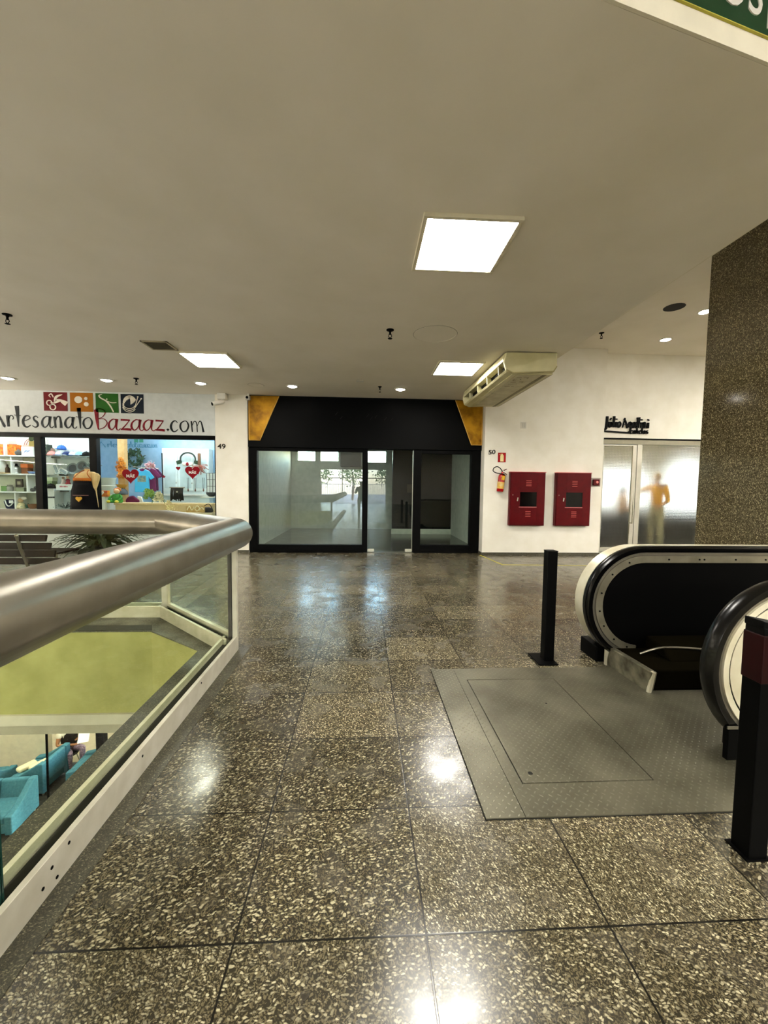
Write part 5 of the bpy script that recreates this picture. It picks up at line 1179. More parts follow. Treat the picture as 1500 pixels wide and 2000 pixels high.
b = MB(); b.tube([(x+.185*math.cos(a), YB+.185*math.sin(a), z+.36) for a in [2*PI*i/24 for i in range(24)]], .008, 6, closed=True); b.tube([(x+.165*math.cos(a), YB+.165*math.sin(a), z+.16) for a in [2*PI*i/24 for i in range(24)]], .008, 6, closed=True); b.build('bands', mat('band_white', '#eef2f2', .4), bk)
b = MB(); b.box(x-.16, x+.16, YB-.16, YB+.16, .004, z); tag(b.build('white_stand', SW, bev=.005), 'white box stand under the pale glass jar', 'stand')
t = thing('gift_display', 'red and yellow gift display with white heart on a white column', 'display', (at(201, 985, 8.9).x, 8.9, .0))
x = at(201, 985, 8.9).x; z = at(201, 970, 8.9).z
b = MB(); b.box(x-.055, x+.055, 8.88, 8.98, .004, z); b.build('column', SW, t, bev=.004)
b = MB(); b.box(x-.11, x+.11, 8.86, 8.98, z, z+.13); b.build('gift_box', mat('gift_red', '#a8272a', .5, col2='#d9a52c', scale=9), t, bev=.01)
b = MB(); b.pxz(heart(x, z+.075, .055), 8.85, 8.86); b.build('heart', SW, t)
t = thing('clown_doll', 'seated doll in green clothes with curly orange hair on the counter', 'doll', (at(228, 985, YL+.1).x, YL+.1, ZL)); x = at(228, 985, YL+.1).x; y = YL+.12
GCL = mat('clown_green', '#2f7a35', .7, col2='#4d9a3c', scale=18)
b = MB(); b.lathe([(.10, 0), (.115, .04), (.085, .14), (.06, .19), (.001, .20)], (x, y, ZL), 16); b.tube(spline([(x-.06, y, ZL+.17), (x-.12, y-.05, ZL+.11), (x-.09, y-.10, ZL+.05)], 4), .026, 8); b.tube(spline([(x+.06, y, ZL+.17), (x+.12, y-.05, ZL+.11), (x+.09, y-.10, ZL+.05)], 4), .026, 8); b.tube([(x-.05, y-.05, ZL+.03), (x-.07, y-.16, ZL+.03)], .03, 8); b.tube([(x+.05, y-.05, ZL+.03), (x+.08, y-.16, ZL+.03)], .03, 8); b.build('clothes', GCL, t, smooth=True)
b = MB(); b.ball((x, y-.01, ZL+.25), .058); b.build('head', mat('clown_skin', '#e0b48c', .6), t, smooth=True)
b = MB(); rnd = random.Random(4)
for i in range(26):
    a = rnd.uniform(0, 2*PI); e = rnd.uniform(.1, 1.4); b.ball((x+math.cos(a)*math.cos(e)*.06, y+.01+abs(math.sin(a))*math.cos(e)*.06, ZL+.265+math.sin(e)*.055), .022, 7, 5)
b.build('hair', mat('clown_hair', '#cf7a3f', .8), t, smooth=True)
b = MB(); b.ball((x+.09, y-.17, ZL+.03), (.035, .05, .03)); b.ball((x-.08, y-.17, ZL+.03), (.035, .05, .03)); b.build('shoes', mat('clown_shoes', '#d8c84a', .6), t, smooth=True)
x = X_(256, 9.3); z = at(256, 985, 9.3).z
b = MB(); b.pxz([(x-.15, z), (x+.15, z), (x+.15, z+.10), (x+.02, z+.20), (x-.10, z+.17), (x-.15, z+.10)], 9.3, 9.36); tag(b.build('cushion', mat('cushion_plum', '#5a1a3d', .85), bev=.03), 'plum purple cushion standing on the counter', 'cushion')
b = MB(); x2_ = X_(271, 9.36); b.pxz([(x2_-.05, z), (x2_+.08, z), (x2_+.04, z+.17), (x2_-.05, z+.19)], 9.36, 9.40); tag(b.build('card', SW, bev=.01), 'white card leaning beside the plum cushion', 'card')
YF = YL+.06
def bouquet(label, px, py, pxb, m, seed, r=.05, n=12, leaves=True):
    p0 = at(px, py, YF); t = thing('bouquet', label, 'flowers', (at(pxb, 985, YF).x, YF, ZL), 'flower bouquets on the counter'); rnd = random.Random(seed); b = MB(); b2 = MB()
    b.tube(spline([(at(pxb, 985, YF).x, YF, ZL), (at(pxb, 985, YF).x+.01, YF, (ZL+p0.z)/2), tuple(p0)], 5), .006, 6)
    for i in range(10 if leaves else 0):
        d = Vector((rnd.uniform(-1, 1), rnd.uniform(-1, .3), rnd.uniform(-.6, 1))).normalized()*.11; s_ = d.orthogonal().normalized()*.022; b.face([p0, p0+d*.5+s_, p0+d, p0+d*.5-s_])
    b.build('stems', mat('stem_green', '#56773c', .7), t)
    for i in range(n):
        p = p0+Vector((rnd.uniform(-1, 1)*.075, rnd.uniform(-.06, .02), rnd.uniform(-1, 1)*.07)); d = Vector((rnd.uniform(-.6, .6), -1, rnd.uniform(-.4, .9))).normalized()
        for w in range(6):
            an = w*PI/3; u = d.orthogonal().normalized(); v = d.cross(u); e = u*math.cos(an)+v*math.sin(an); f2 = u*math.cos(an+.8)+v*math.sin(an+.8); b2.face([p, p+e*r+d*r*.4, p+(e+f2)*r*.65+d*r*.7, p+f2*r+d*r*.4])
    b2.build('petals', m, t)
bouquet('bouquet of yellow green flowers left of the cream roses', 292, 965, 297, mat('petal_green', '#9fb85a', .7, col2='#6f9a45', scale=20), 3)
bouquet('bouquet of large cream roses on a thin stem', 310, 971, 321, mat('petal_cream', '#e9dfba', .7), 6, r=.06)
bouquet('pale cream flowers lying low on the counter', 338, 988, 330, mat('petal_ivory', '#e6d6a4', .7), 9, r=.06, leaves=False)
# hanging things on the right
YH = 9.5
c_ = at(346, 953, YH); t = thing('scarf', 'black fringed scarf hanging on a short bar', 'scarf', c_); b = MB(); w = .13
rnd = random.Random(8)
for i in range(15):
    u = -w+2*w*i/14; b.tube(spline([(c_.x+u, YH, c_.z), (c_.x+u+rnd.uniform(-.01, .01), YH-.02, c_.z-.12), (c_.x+u*1.1, YH-.01, c_.z-.25-rnd.uniform(0, .06))], 3), .013, 6)
b.build('cloth', mat('scarf_black', '#1b1a1a', .9), t, smooth=True)
b = MB(); b.cyl((c_.x-.17, YH, c_.z+.01), (c_.x+.17, YH, c_.z+.01), .012, n=8); b.build('bar', STEEL, t)
b = MB(); b.lathe([(.001, YH-.04), (.02, YH-.04), (.022, YH-.03)], (c_.x+.01, 0, c_.z-.09), 12, axis='Y'); b.build('brooch', ALU, t)
p = at(318, 957, 10.2); t = thing('floor_stand', 'thin dark display stand with a small red star before the white cupboards', 'stand', (p.x, 10.2, 0)); b = MB(); b.cyl((p.x, 10.2, .02), (p.x, 10.2, at(318, 885, 10.2).z), .014, n=8); b.lathe([(.16, .004), (.16, .02), (.02, .03)], (p.x, 10.2, 0), 18); b.build('pole', BLACKM, t)
q = at(320, 931, 10.18); b = MB(); b.pxz([(q.x+(.05 if i % 2 == 0 else .022)*math.sin(i*PI/5), q.z+(.05 if i % 2 == 0 else .022)*math.cos(i*PI/5)) for i in range(10)], 10.17, 10.185); b.build('star', HR, t)
cb_ = thing('cupboard', 'tall white panelled cupboard against the blue wall', 'cupboard', (at(360, 960, 10.75).x, 10.8, 0))
xa, xb = at(316, 900, 10.7).x, at(408, 900, 10.7).x
b = MB(); b.box(xa, xb, 10.72, 10.985, .006, 2.35); b.build('carcass', mat('cupboard_white', '#cfdde0', .5), cb_, bev=.004)
n_ = 3; w = (xb-xa)/n_
for i in range(n_):
    d_ = MB(); d_.box(xa+i*w+.01, xa+(i+1)*w-.01, 10.70, 10.72, 1.25, 2.32); d_ = d_.build('door', mat('cupboard_door', '#d8e5e7', .45), cb_, bev=.003)
    b = MB(); b.box(xa+i*w+.06, xa+(i+1)*w-.06, 10.692, 10.70, 1.32, 2.25); b.build('door_panel', mat('cupboard_panel', '#bccfd4', .5), d_, bev=.004)
    b = MB(); b.ball((xa+(i+1)*w-.04, 10.685, 1.45), .014, 8, 6); b.build('knob', STEEL, d_)
b = MB(); b.box(xa-.02, xb+.02, 10.66, 10.985, 1.12, 1.16); b.build('ledge', SW, cb_)
p = at(367, 897, 10.6); t = thing('door_wreath', 'half leaf wreath with a white and red bow on the white cupboard', 'wreath', p); b = MB(); b.tube([p+Vector((.19*math.cos(a), 0, .17*math.sin(a))) for a in [-.5+(PI+1)*i/20 for i in range(21)]], .022, 8); b.build('hoop', mat('hoop_dark', '#28302c', .8), t)
b = MB()
for s_ in (-1, 1): b.ball(p+Vector((s_*.07, -.02, -.12)), (.07, .03, .05))
b.build('bow', mat('bow_white', '#ece8da', .7), t, smooth=True); b = MB(); b.ball(p+Vector((0, -.04, -.13)), (.04, .03, .05)); b.build('knot', HR, t)
b = MB()
for s_ in (-1, 1):
    for i in range(9):
        q = p+Vector((s_*(.13+.01*i), -.01, -.10-.004*i+.03*(i % 3))); b.face([q, q+Vector((s_*.07, -.02, .03)), q+Vector((s_*.09, 0, -.02))])
b.build('leaves', mat('wreath_green', '#24402f', .7), t)
p = at(389, 886, 10.55); t = thing('dried_bunch', 'bundle of dried red flowers on a brown stick hung on the cupboard', 'dried flowers', p); b = MB(); b.cbox(p+Vector((0, 0, -.14)), .07, .04, .30); b.build('stick', mat('bark', '#6b4a35', .8, col2='#523524', scale=30), t, bev=.01)
cl_ = MB(); rnd = random.Random(12)
for i in range(60):
    d = Vector((rnd.uniform(-1, 1)*.6, rnd.uniform(-.5, .2), -rnd.random())).normalized()*rnd.uniform(.1, .24); q = p+Vector((.02, 0, -.28)); s_ = d.orthogonal().normalized()*.008; cl_.face([q, q+d+s_, q+d*1.1, q+d-s_]); cl_.ball(q+d*1.08, .012, 5, 4)
cl_.build('dried_heads', mat('dried_red', '#8a4a3c', .8), t)
# necklaces, grid and window on the right
for i, px in enumerate((367, 381, 397)):
    p = at(px, 933, 10.4); t = thing('necklace', ('long dark bead necklace hung left of the red heart word', 'long necklace with drop pendant under the red heart word', 'long thin necklace right of the red heart word')[i], 'necklace', p, 'hanging necklaces'); b = MB()
    b.tube([p+Vector((-.02, 0, 0)), p+Vector((-.01, 0, -.28)), p+Vector((.01, 0, -.28)), p+Vector((.02, 0, 0))], .006, 6); b.build('chain', mat('bead_dark', '#4f5557', .4), t)
    b = MB(); b.ball(p+Vector((0, 0, -.32)), (.02, .012, .035), 8, 6); b.build('pendant', mat('pendant_rust', '#5c3d33', .4), t)
p0, p1 = at(403, 924, 10.2), at(421, 962, 10.2); t = thing('wire_grid', 'white wire grid panel with dark bars at the right edge of the shop', 'grid panel', p1); b = MB(); b.box(p0.x, p1.x, 10.22, 10.24, p1.z, p0.z); b.build('board', mat('grid_board', '#eef2f4', .5), t)
b = MB()
for i in range(4): x = p0.x+(p1.x-p0.x)*i/3; b.cyl((x, 10.215, p1.z), (x, 10.215, p0.z), .006, n=6)
for i in range(4): z = p1.z+(p0.z-p1.z)*i/3; b.cyl((p0.x, 10.215, z), (p1.x, 10.215, z), .006, n=6)
b.build('wires', mat('wire_dark', '#3e4548', .4), t)
p = at(413, 965, 9.6)
b = MB(); b.lathe([(.05, 0), (.11, .05), (.125, .10), (.11, .10), (.05, .02), (.001, .02)], (p.x, 9.6, p.z-.06), 18); tag(b.build('bowl', mat('bowl_dark', '#2c2e31', .4), smooth=True), 'dark bowl near the right edge of the shop window', 'bowl')
b = MB(); b.box(p.x-.2, p.x+.2, 9.45, 9.75, p.z-.08, p.z-.06); tag(b.build('hanging_shelf', SW), 'short white shelf under the dark bowl', 'shelf')
# low display things on the counter front edge
p = at(404, 995, 8.82); b = MB(); rnd = random.Random(2)
t = thing('net_bag', 'black net bag with handles on the low ledge at the right', 'bag', p); b.lathe([(.12, -.06), (.14, -.03), (.12, .03), (.05, .05), (.001, .05)], tuple(p), 16, sx=1, sy=.5); b.build('body', mat('net_black', '#17171a', .8, col2='#35353a', scale=60), t, smooth=True); b = MB(); b.tube(spline([tuple(p+Vector((-.09, 0, .03))), tuple(p+Vector((-.02, 0, .10))), tuple(p+Vector((.06, 0, .11))), tuple(p+Vector((.11, 0, .02)))], 5), .008, 6); b.build('handle', BLACKM, t)
b = MB(); b.box(at(300, 1000, 8.75).x, at(418, 1000, 8.75).x, 8.62, 8.92, 0.004, at(380, 1003, 8.8).z+.02); tag(b.build('low_ledge', mat('ledge_cream', '#d9c9a6', .5)), 'low cream ledge inside the shop window', 'ledge')
t = thing('wooden_word', 'cut out pale wooden script ornament on the low ledge', 'ornament', at(378, 995, 8.7)); b = MB()
p = at(362, 998, 8.7); b.box(p.x, p.x+.40, 8.72, 8.74, p.z-.03, p.z+.11); b.build('back_block', mat('driftwood', '#c4a774', .6, col2='#ad8d58', scale=20), t, bev=.02)
b = MB()
for s_ in ([(.03, .02), (.08, .10), (.13, .02), (.18, .09)], [(.19, .05), (.24, .11), (.29, .06), (.24, .0), (.20, .04)], [(.29, .02), (.34, .08), (.38, .03)]): b.tube(spline([(p.x+u, 8.71, p.z+v) for u, v in s_], 5), .010, 6)
b.build('scroll', mat('scroll_cream', '#ece0bd', .5), t, smooth=True)
# ================================================================== bench and plant beyond the balustrade
bn = thing('bench', 'dark wooden slatted bench with metal back strap beyond the far handrail', 'bench', (-5.3, 5.8, 0))
WD = mat('dark_wood', '#180a06', .6, col2='#0e0503', scale=14, spec=.04)
xa, xb = -6.1, -4.30
for i in range(4):
    z = .655-i*.112; y = 5.60+i*.035
    b = MB(); b.cbox(((xa+xb)/2+.01*i, y, z), xb-xa+.06*i*.6, .028, .092, rx=-.28); b.build('back_slat', WD, bn, bev=.008)
for i in range(4):
    b = MB(); b.box(xa, xb, 5.80+i*.11, 5.89+i*.11, .40, .428); b.build('seat_slat', WD, bn, bev=.008)
for x in (-4.66, -5.75):
    b = MB(); b.tube([(x, 5.565, .685), (x+.01, 5.60, .52), (x+.02, 5.68, .30), (x+.02, 5.76, .05), (x+.02, 5.76, .0)], [.022, .022, .024, .024, .024], 10, sq=(1.2, .7)); b.tube([(x+.02, 5.70, .385), (x+.02, 6.22, .385)], .02, 8); b.tube([(x+.02, 6.2, .39), (x+.02, 6.22, 0)], .022, 8); b.ball((x, 5.56, .69), .026, 10, 7); b.build('leg_frame', STEEL, bn, smooth=True)
pl = thing('potted_plant', 'dark green strap leaved plant in a pot behind the far handrail', 'plant', (-4.5, 7.05, 0)); rnd = random.Random(21)
b = MB(); b.lathe([(.17, 0), (.18, .02), (.23, .30), (.24, .32), (.21, .32), (.20, .28), (.001, .28)], (-4.5, 7.05, 0), 24); b.build('pot', mat('pot_grey', '#5c5a52', .5), pl, smooth=True)
b = MB(); b.lathe([(.001, .285), (.2, .285), (.2, .28)], (-4.5, 7.05, 0), 16); b.build('soil', mat('soil', '#1d1711', .95), pl)
b = MB()
for i in range(130):
    a = rnd.uniform(0, 2*PI); L_ = rnd.uniform(.5, .95); up = rnd.uniform(.25, .85); droop = rnd.uniform(.25, .8); base = Vector((-4.5, 7.05, .30+rnd.uniform(0, .22))); h = Vector((math.cos(a), math.sin(a), 0)); s_ = Vector((-math.sin(a), math.cos(a), 0)); pr = None
    for k in range(8):
        u = k/7; p = base+h*L_*u*.8+Vector((0, 0, up*u*L_-droop*u*u*L_)); wd = .046*math.sin(PI*(.12+.86*u)); nx = (p-s_*wd, p+Vector((0, 0, -.006)), p+s_*wd)
        if pr: b.face([pr[0], pr[1], nx[1], nx[0]]); b.face([pr[1], pr[2], nx[2], nx[1]])
        pr = nx
bmesh.ops.remove_doubles(b.b, verts=b.b.verts, dist=1e-5)
b.build('foliage', mat('strap_leaf', '#1a2414', .5, col2='#2b3620', scale=6), pl, smooth=True)

# ================================================================== people
def skin(name, V, E, m, par, levels=2, root=0):
    """V {key: (co, r)}; one continuous surface grown round the joints"""
    keys = list(V); me = bpy.data.meshes.new(name); org = ORG[par.name]
    M = WORLD
    me.from_pydata([tuple((M @ Vector(V[k][0]))-org) for k in keys], [(keys.index(a), keys.index(c)) for a, c in E], [])
    o = bpy.data.objects.new(name, me); C.objects.link(o); o.parent = par; ORG[o.name] = org
    me.materials.append(m)
    sk = o.modifiers.new('skin', 'SKIN'); sk.use_smooth_shade = True
    if not me.skin_vertices: me.attributes
    lay = me.skin_vertices[0].data if len(me.skin_vertices) else None
    if lay is None:
        bpy.context.view_layer.objects.active = o; bpy.ops.mesh.customdata_skin_add(); lay = me.skin_vertices[0].data
    for i, k in enumerate(keys):
        r = V[k][1]; lay[i].radius = r if isinstance(r, tuple) else (r, r); lay[i].use_root = (i == root)
    ss = o.modifiers.new('sub', 'SUBSURF'); ss.levels = levels; ss.render_levels = levels
    return o
def lerp(a, c, t): return tuple(x+(y-x)*t for x, y in zip(a, c))
def hand(V, E, side, wrist, dirv, palmn, curl=.6):
    """palm and five bent fingers; dirv = along the hand, palmn = palm normal"""
    w = Vector(wrist); d = Vector(dirv).normalized(); n = Vector(palmn).normalized(); s_ = d.cross(n).normalized()*side
    V['palm'+str(side)] = (tuple(w+d*.05), (.034, .018)); E.append(('wr'+str(side), 'palm'+str(side)))
    for i, (off, ln) in enumerate(((.030, .070), (.011, .080), (-.009, .074), (-.028, .058))):
        base = w+d*.085+s_*off; k = 'f%d%d' % (side, i); a = base+d*ln*.5*math.cos(curl*.5)+n*ln*.5*math.sin(curl*.5); c = a+d*ln*.5*math.cos(curl*1.5)+n*ln*.5*math.sin(curl*1.5)
        V[k+'a'] = (tuple(base), .0095); V[k+'b'] = (tuple(a), .0085); V[k+'c'] = (tuple(c), .007); E += [('palm'+str(side), k+'a'), (k+'a', k+'b'), (k+'b', k+'c')]
    k = 't%d' % side; a = w+d*.03+s_*.04+n*.008; c = a+d*.035+s_*.018+n*.02; V[k+'a'] = (tuple(a), .011); V[k+'b'] = (tuple(c), .0095); E += [('palm'+str(side), k+'a'), (k+'a', k+'b')]
def person(label, loc, rz, h, arms, cols, hairlen=.1, tilt=0., seat=0.):
    """arms: {side: (elbow, wrist)} in the body frame, facing -y; returns the root"""
    global WORLD
    t = thing('person', label, 'person', loc); k = h/1.70
    WORLD = Matrix.Translation(loc) @ Matrix.Rotation(rz, 4, 'Z') @ Matrix.Scale(k, 4)
    hd = Vector((0, -.02-tilt*.10, 1.55-abs(tilt)*.02))
    V = {'pel': ((0, 0, .95), (.155, .115)), 'wst': ((0, -.005, 1.08), (.128, .098)), 'chs': ((0, 0, 1.27), (.150, .112)), 'clv': ((0, .005, 1.40), (.10, .075)), 'nk': ((0, -.005, 1.46), .052), 'jaw': (tuple(hd+Vector((0, -.012, -.045))), (.062, .07)), 'hm': (tuple(hd+Vector((0, 0, .03))), (.072, .086)), 'top': (tuple(hd+Vector((0, .008, .095))), (.058, .068))}
    E = [('pel', 'wst'), ('wst', 'chs'), ('chs', 'clv'), ('clv', 'nk'), ('nk', 'jaw'), ('jaw', 'hm'), ('hm', 'top')]
    V['nose'] = (tuple(hd+Vector((0, -.098, -.005))), .012); E.append(('hm', 'nose'))
    for s_ in (-1, 1):
        el, wr = arms[s_]; S_ = str(s_)
        V['sh'+S_] = ((s_*.175, .005, 1.385), .058); V['ua'+S_] = (lerp((s_*.185, .005, 1.37), el, .5), .047); V['el'+S_] = (el, .038); V['fa'+S_] = (lerp(el, wr, .4), .036); V['wr'+S_] = (wr, .026)
        E += [('clv', 'sh'+S_), ('sh'+S_, 'ua'+S_), ('ua'+S_, 'el'+S_), ('el'+S_, 'fa'+S_), ('fa'+S_, 'wr'+S_)]
        d = Vector(wr)-Vector(el); hand(V, E, s_, wr, d, (-s_*.6, -.3, .5) if d.z > -.1 else (-s_, -.2, 0), .7)
        V['hp'+S_] = ((s_*.095, 0, .88), .092); V['kn'+S_] = ((s_*.10, -.015, .49), .058); V['cf'+S_] = ((s_*.10, .01, .36), .054); V['an'+S_] = ((s_*.10, .01, .09), .036); V['he'+S_] = ((s_*.10, .03, .045), .038); V['to'+S_] = ((s_*.115, -.13, .03), .032)
        E += [('pel', 'hp'+S_), ('hp'+S_, 'kn'+S_), ('kn'+S_, 'cf'+S_), ('cf'+S_, 'an'+S_), ('an'+S_, 'he'+S_), ('he'+S_, 'to'+S_)]
        V['ear'+S_] = (tuple(hd+Vector((s_*.076, .012, 0))), .014); E.append(('hm', 'ear'+S_))
    if seat:                                        # sitting: trunk lower, thighs forward, shanks down
        low = ('kn', 'cf', 'an', 'he', 'to')
        for q in V:
            (x, y, z), r = V[q]
            if not q.startswith(low): V[q] = ((x, y, z-seat), r)
        for S_ in ('-1', '1'):
            s_ = int(S_); V['kn'+S_] = ((s_*.13, -.40, .50), .058); V['cf'+S_] = ((s_*.13, -.37, .34), .054); V['an'+S_] = ((s_*.13, -.36, .09), .036); V['he'+S_] = ((s_*.13, -.34, .045), .038); V['to'+S_] = ((s_*.14, -.50, .03), .032)
        hd = hd-Vector((0, 0, seat))
    skin('body', V, E, cols['skin'], t)
    g = lambda ks, f: {q: (V[q][0], tuple(x*f+.008 for x in (V[q][1] if isinstance(V[q][1], tuple) else (V[q][1],)*2))) for q in ks}
    def garment(name, ks, es, m, f=1.10, levels=1): return skin(name, g(ks, f), es, m, t, levels)
    sl = []; se = [('pel', 'wst'), ('wst', 'chs'), ('chs', 'clv')]; ks = ['pel', 'wst', 'chs', 'clv']
    for s_ in ('-1', '1'):
        ks += ['sh'+s_, 'ua'+s_]; se += [('clv', 'sh'+s_), ('sh'+s_, 'ua'+s_)]
        if cols.get('long'): ks += ['el'+s_, 'fa'+s_]; se += [('ua'+s_, 'el'+s_), ('el'+s_, 'fa'+s_)]
    garment('shirt', ks, se, cols['shirt'])
    if 'vest' in cols: dz = Vector((0, 0, seat)); skin('vest', {'pel': (V['pel'][0], (.185, .15)), 'wst': (V['wst'][0], (.17, .14)), 'chs': (V['chs'][0], (.195, .155)), 'clv': ((0, .005, 1.37-seat), (.165, .12)), 'col': ((0, .01, 1.42-seat), (.10, .08))}, [('pel', 'wst'), ('wst', 'chs'), ('chs', 'clv'), ('clv', 'col')], cols['vest'], t, 2)
    ks = ['pel', 'wst']; es = [('wst', 'pel')]
    for s_ in ('-1', '1'): ks += ['hp'+s_, 'kn'+s_, 'cf'+s_, 'an'+s_]; es += [('pel', 'hp'+s_), ('hp'+s_, 'kn'+s_), ('kn'+s_, 'cf'+s_), ('cf'+s_, 'an'+s_)]
    garment('trousers', ks, es, cols['trousers'], 1.03)
    for s_ in ('-1', '1'): garment('shoe', ['he'+s_, 'to'+s_], [('he'+s_, 'to'+s_)], cols.get('shoes', BLACKM), 1.15, 1)
    W = WORLD; org = ORG[t.name]
    def part(name, m, fn, **kw):
        b = MB(); fn(b); bmesh.ops.transform(b.b, matrix=W, verts=b.b.verts); return b.build(name, m, t, **kw)
    def hair(b):
        b.ball(hd+Vector((0, .022, .065)), (.088, .094, .085), 18, 12)
        if hairlen > .15: b.ball(hd+Vector((0, .065, -.03)), (.082, .05, .13), 14, 10)
    part('hair', cols['hair'], hair, smooth=True)
    for s_ in (-1, 1): part('eye', WHITE, lambda b: b.ball(hd+Vector((s_*.030, -.082, .022)), .011, 8, 6), smooth=True)
    part('mouth', mat('lips', '#8c4a42', .5), lambda b: b.ball(hd+Vector((0, -.078, -.055)), (.022, .008, .006), 10, 6), smooth=True)
    return t, W
SK1, SK2 = mat('skin_tan', '#b07a52', .55, col2='#a36e48'), mat('skin_light', '#d0a07e', .55)
# the attendant downstairs: bottom-of-the-atrium figure looking at papers
pt_, W = person('person in black vest and white short sleeves sitting with papers on the lower floor', (-6.97, 9.50, LF), .95, 1.66,
   {-1: (((-.26, -.06, 1.12)), (-.04, -.26, 1.10)), 1: ((.27, -.05, 1.12), (.10, -.29, 1.22))},
   dict(skin=SK1, shirt=mat('blouse_white', '#e9dfc3', .8), vest=mat('vest_black', '#1a120f', .85), trousers=mat('skirt_pattern', '#b89fb0', .8, col2='#5d4a5c', scale=26), hair=mat('hair_dark', '#17100c', .6)), .3, .5, .50)
b = MB(); b.cbox((0, 0, 0), .21, .004, .30, rx=-.9); bmesh.ops.transform(b.b, matrix=Matrix.Translation(at(164, 1437, 9.2)) @ Matrix.Rotation(.4, 4, 'Z'), verts=b.b.verts); tag(b.build('paper_sheet', SW), 'white sheet of paper held up by the sitting person on the lower floor', 'paper')
st_ = thing('stool', 'round dark stool under the sitting person on the lower floor', 'stool', (-6.97, 9.50, LF))
b = MB(); b.lathe([(.001, LF+.26), (.18, LF+.26), (.19, LF+.28), (.19, LF+.315), (.17, LF+.325), (.001, LF+.325)], (-6.97, 9.50, 0), 24); b.build('seat', BLACKM, st_, smooth=True)
for k in range(4):
    a = k*PI/2+.4; b = MB(); b.cyl((-6.97+.2*math.cos(a), 9.50+.2*math.sin(a), LF), (-6.97+.12*math.cos(a), 9.50+.12*math.sin(a), LF+.27), .014, n=8); b.build('leg', STEEL, st_)
# ================================================================== lower floor furniture
TQ = mat('teal_fabric', '#477d8a', .85, col2='#3b6f7b', scale=30)
ac0 = thing('armchair', 'teal armchair nearest the opening with swept arms, seen from above', 'armchair', (0, 0, 0), 'teal armchairs on the lower floor')
def arm(b, x0, x1): b.pyz([(-.36, .06), (.36, .06), (.36, .72), (.26, .72), (.05, .58), (-.16, .46), (-.36, .42)], x0, x1)
b = MB(); arm(b, -.38, -.25); b.build('arm', TQ, ac0, bev=.02); b = MB(); arm(b, .25, .38); b.build('arm', TQ, ac0, bev=.02)
b = MB(); b.box(-.25, .25, -.34, .30, .08, .26); b.build('base', TQ, ac0, bev=.02)
b = MB(); b.box(-.245, .245, -.36, .20, .26, .42); b.build('seat_cushion', TQ, ac0, bev=.045, seg=3)
b = MB(); b.pyz([(.20, .26), (.36, .26), (.36, .72), (.27, .72)], -.25, .25); b.build('backrest', TQ, ac0, bev=.03)
for sx in (-.32, .32):
    for sy in (-.30, .30):
        b = MB(); b.cyl((sx, sy, 0), (sx, sy, .06), .018, .025, 8); b.build('leg', ALU, ac0)
def place(o, x, y, rz): o.location = (x, y, LF); o.rotation_euler = (0, 0, rz); ORG[o.name] = Vector((x, y, LF))
place(ac0, -6.98, 7.78, .08)
c2 = dup(ac0, (-7.12, 8.86, LF), -PI/2-.05, 'teal armchair holding cream cushions behind the nearest one')
c3 = dup(ac0, (-6.08, 8.99, LF), -PI/2+.05, 'teal armchair right of the sitting person, nearest the dark column')
c4 = dup(ac0, (-8.0, 8.52, LF), PI+.15, 'dark teal armchair half hidden behind the nearest one at the left')
for i, (x, y, lb) in enumerate(((-7.36, 8.78, 'cream cushion lying on the teal armchair, left one'), (-7.14, 8.82, 'cream cushion lying on the teal armchair, right one'))):
    b = MB(); b.cbox((x, y, LF+.475), .17, .34, .09, rz=-.5); tag(b.build('cushion', mat('cushion_cream', '#e8dfb8', .8), bev=.035, seg=3), lb, 'cushion', 'cream cushions')
b = MB(); b.cyl((-6.62, 8.38, LF), (-6.57, 8.38, -1.0), .022, n=10); tag(b.build('slim_column', BLACKM, smooth=True), 'slim black pole standing between the teal armchairs', 'pole')
b = MB(); b.box(-5.56, -5.40, 8.3, 8.44, LF, -1.0); tag(b.build('dark_column', BLACKM, bev=.006), 'square black column at the right of the lower floor view', 'column')
tb = thing('counter', 'pale reception counter on the lower floor behind the black column', 'counter', (-5.0, 9.6, LF)); b = MB(); b.box(-5.6, -4.2, 9.6, 10.2, LF+1.0, LF+1.05); b.build('top', mat('counter_top', '#d9cdb4', .4), tb, bev=.01); b = MB(); b.box(-5.55, -4.25, 9.66, 10.16, LF+.002, LF+1.0); b.build('body', mat('counter_body', '#b5a483', .5), tb)
for i, x in enumerate((-5.2, -4.6)):
    t = thing('chair', ('dark chair left behind the pale counter downstairs', 'dark chair right behind the pale counter downstairs')[i], 'chair', (x, 10.6, LF), 'dark chairs downstairs'); b = MB(); b.box(x-.22, x+.22, 10.4, 10.85, LF+.42, LF+.48); b.build('seat', BLACKM, t, bev=.02); b = MB(); b.box(x-.22, x+.22, 10.82, 10.88, LF+.48, LF+.95); b.build('backrest', BLACKM, t, bev=.02)
    for sx in (-.18, .18):
        for sy in (10.44, 10.8): b = MB(); b.cyl((x+sx, sy, LF), (x+sx, sy, LF+.43), .014, n=8); b.build('leg', STEEL, t)
b = MB(); b.box(-9.8, -4.2, 9.55, 13.8, LF-.002, LF+.001); struct(b.build('trim_5', mat('rug_cream', '#b7a98a', .9)))  # cream rug covering the dark lower floor
for i, (x, y) in enumerate(((-7.4, 6.6), (-7.0, 9.0), (-5.6, 11.2), (-7.4, 1.5), (-4.5, -1.5))):  # unseen panels, added to brighten the lower storey
    if y > 4: led_panel(x, y, -1.0, .8, 'square light panel added to the unseen ceiling of the lower storey', LED, 'added lower floor ceiling panels')

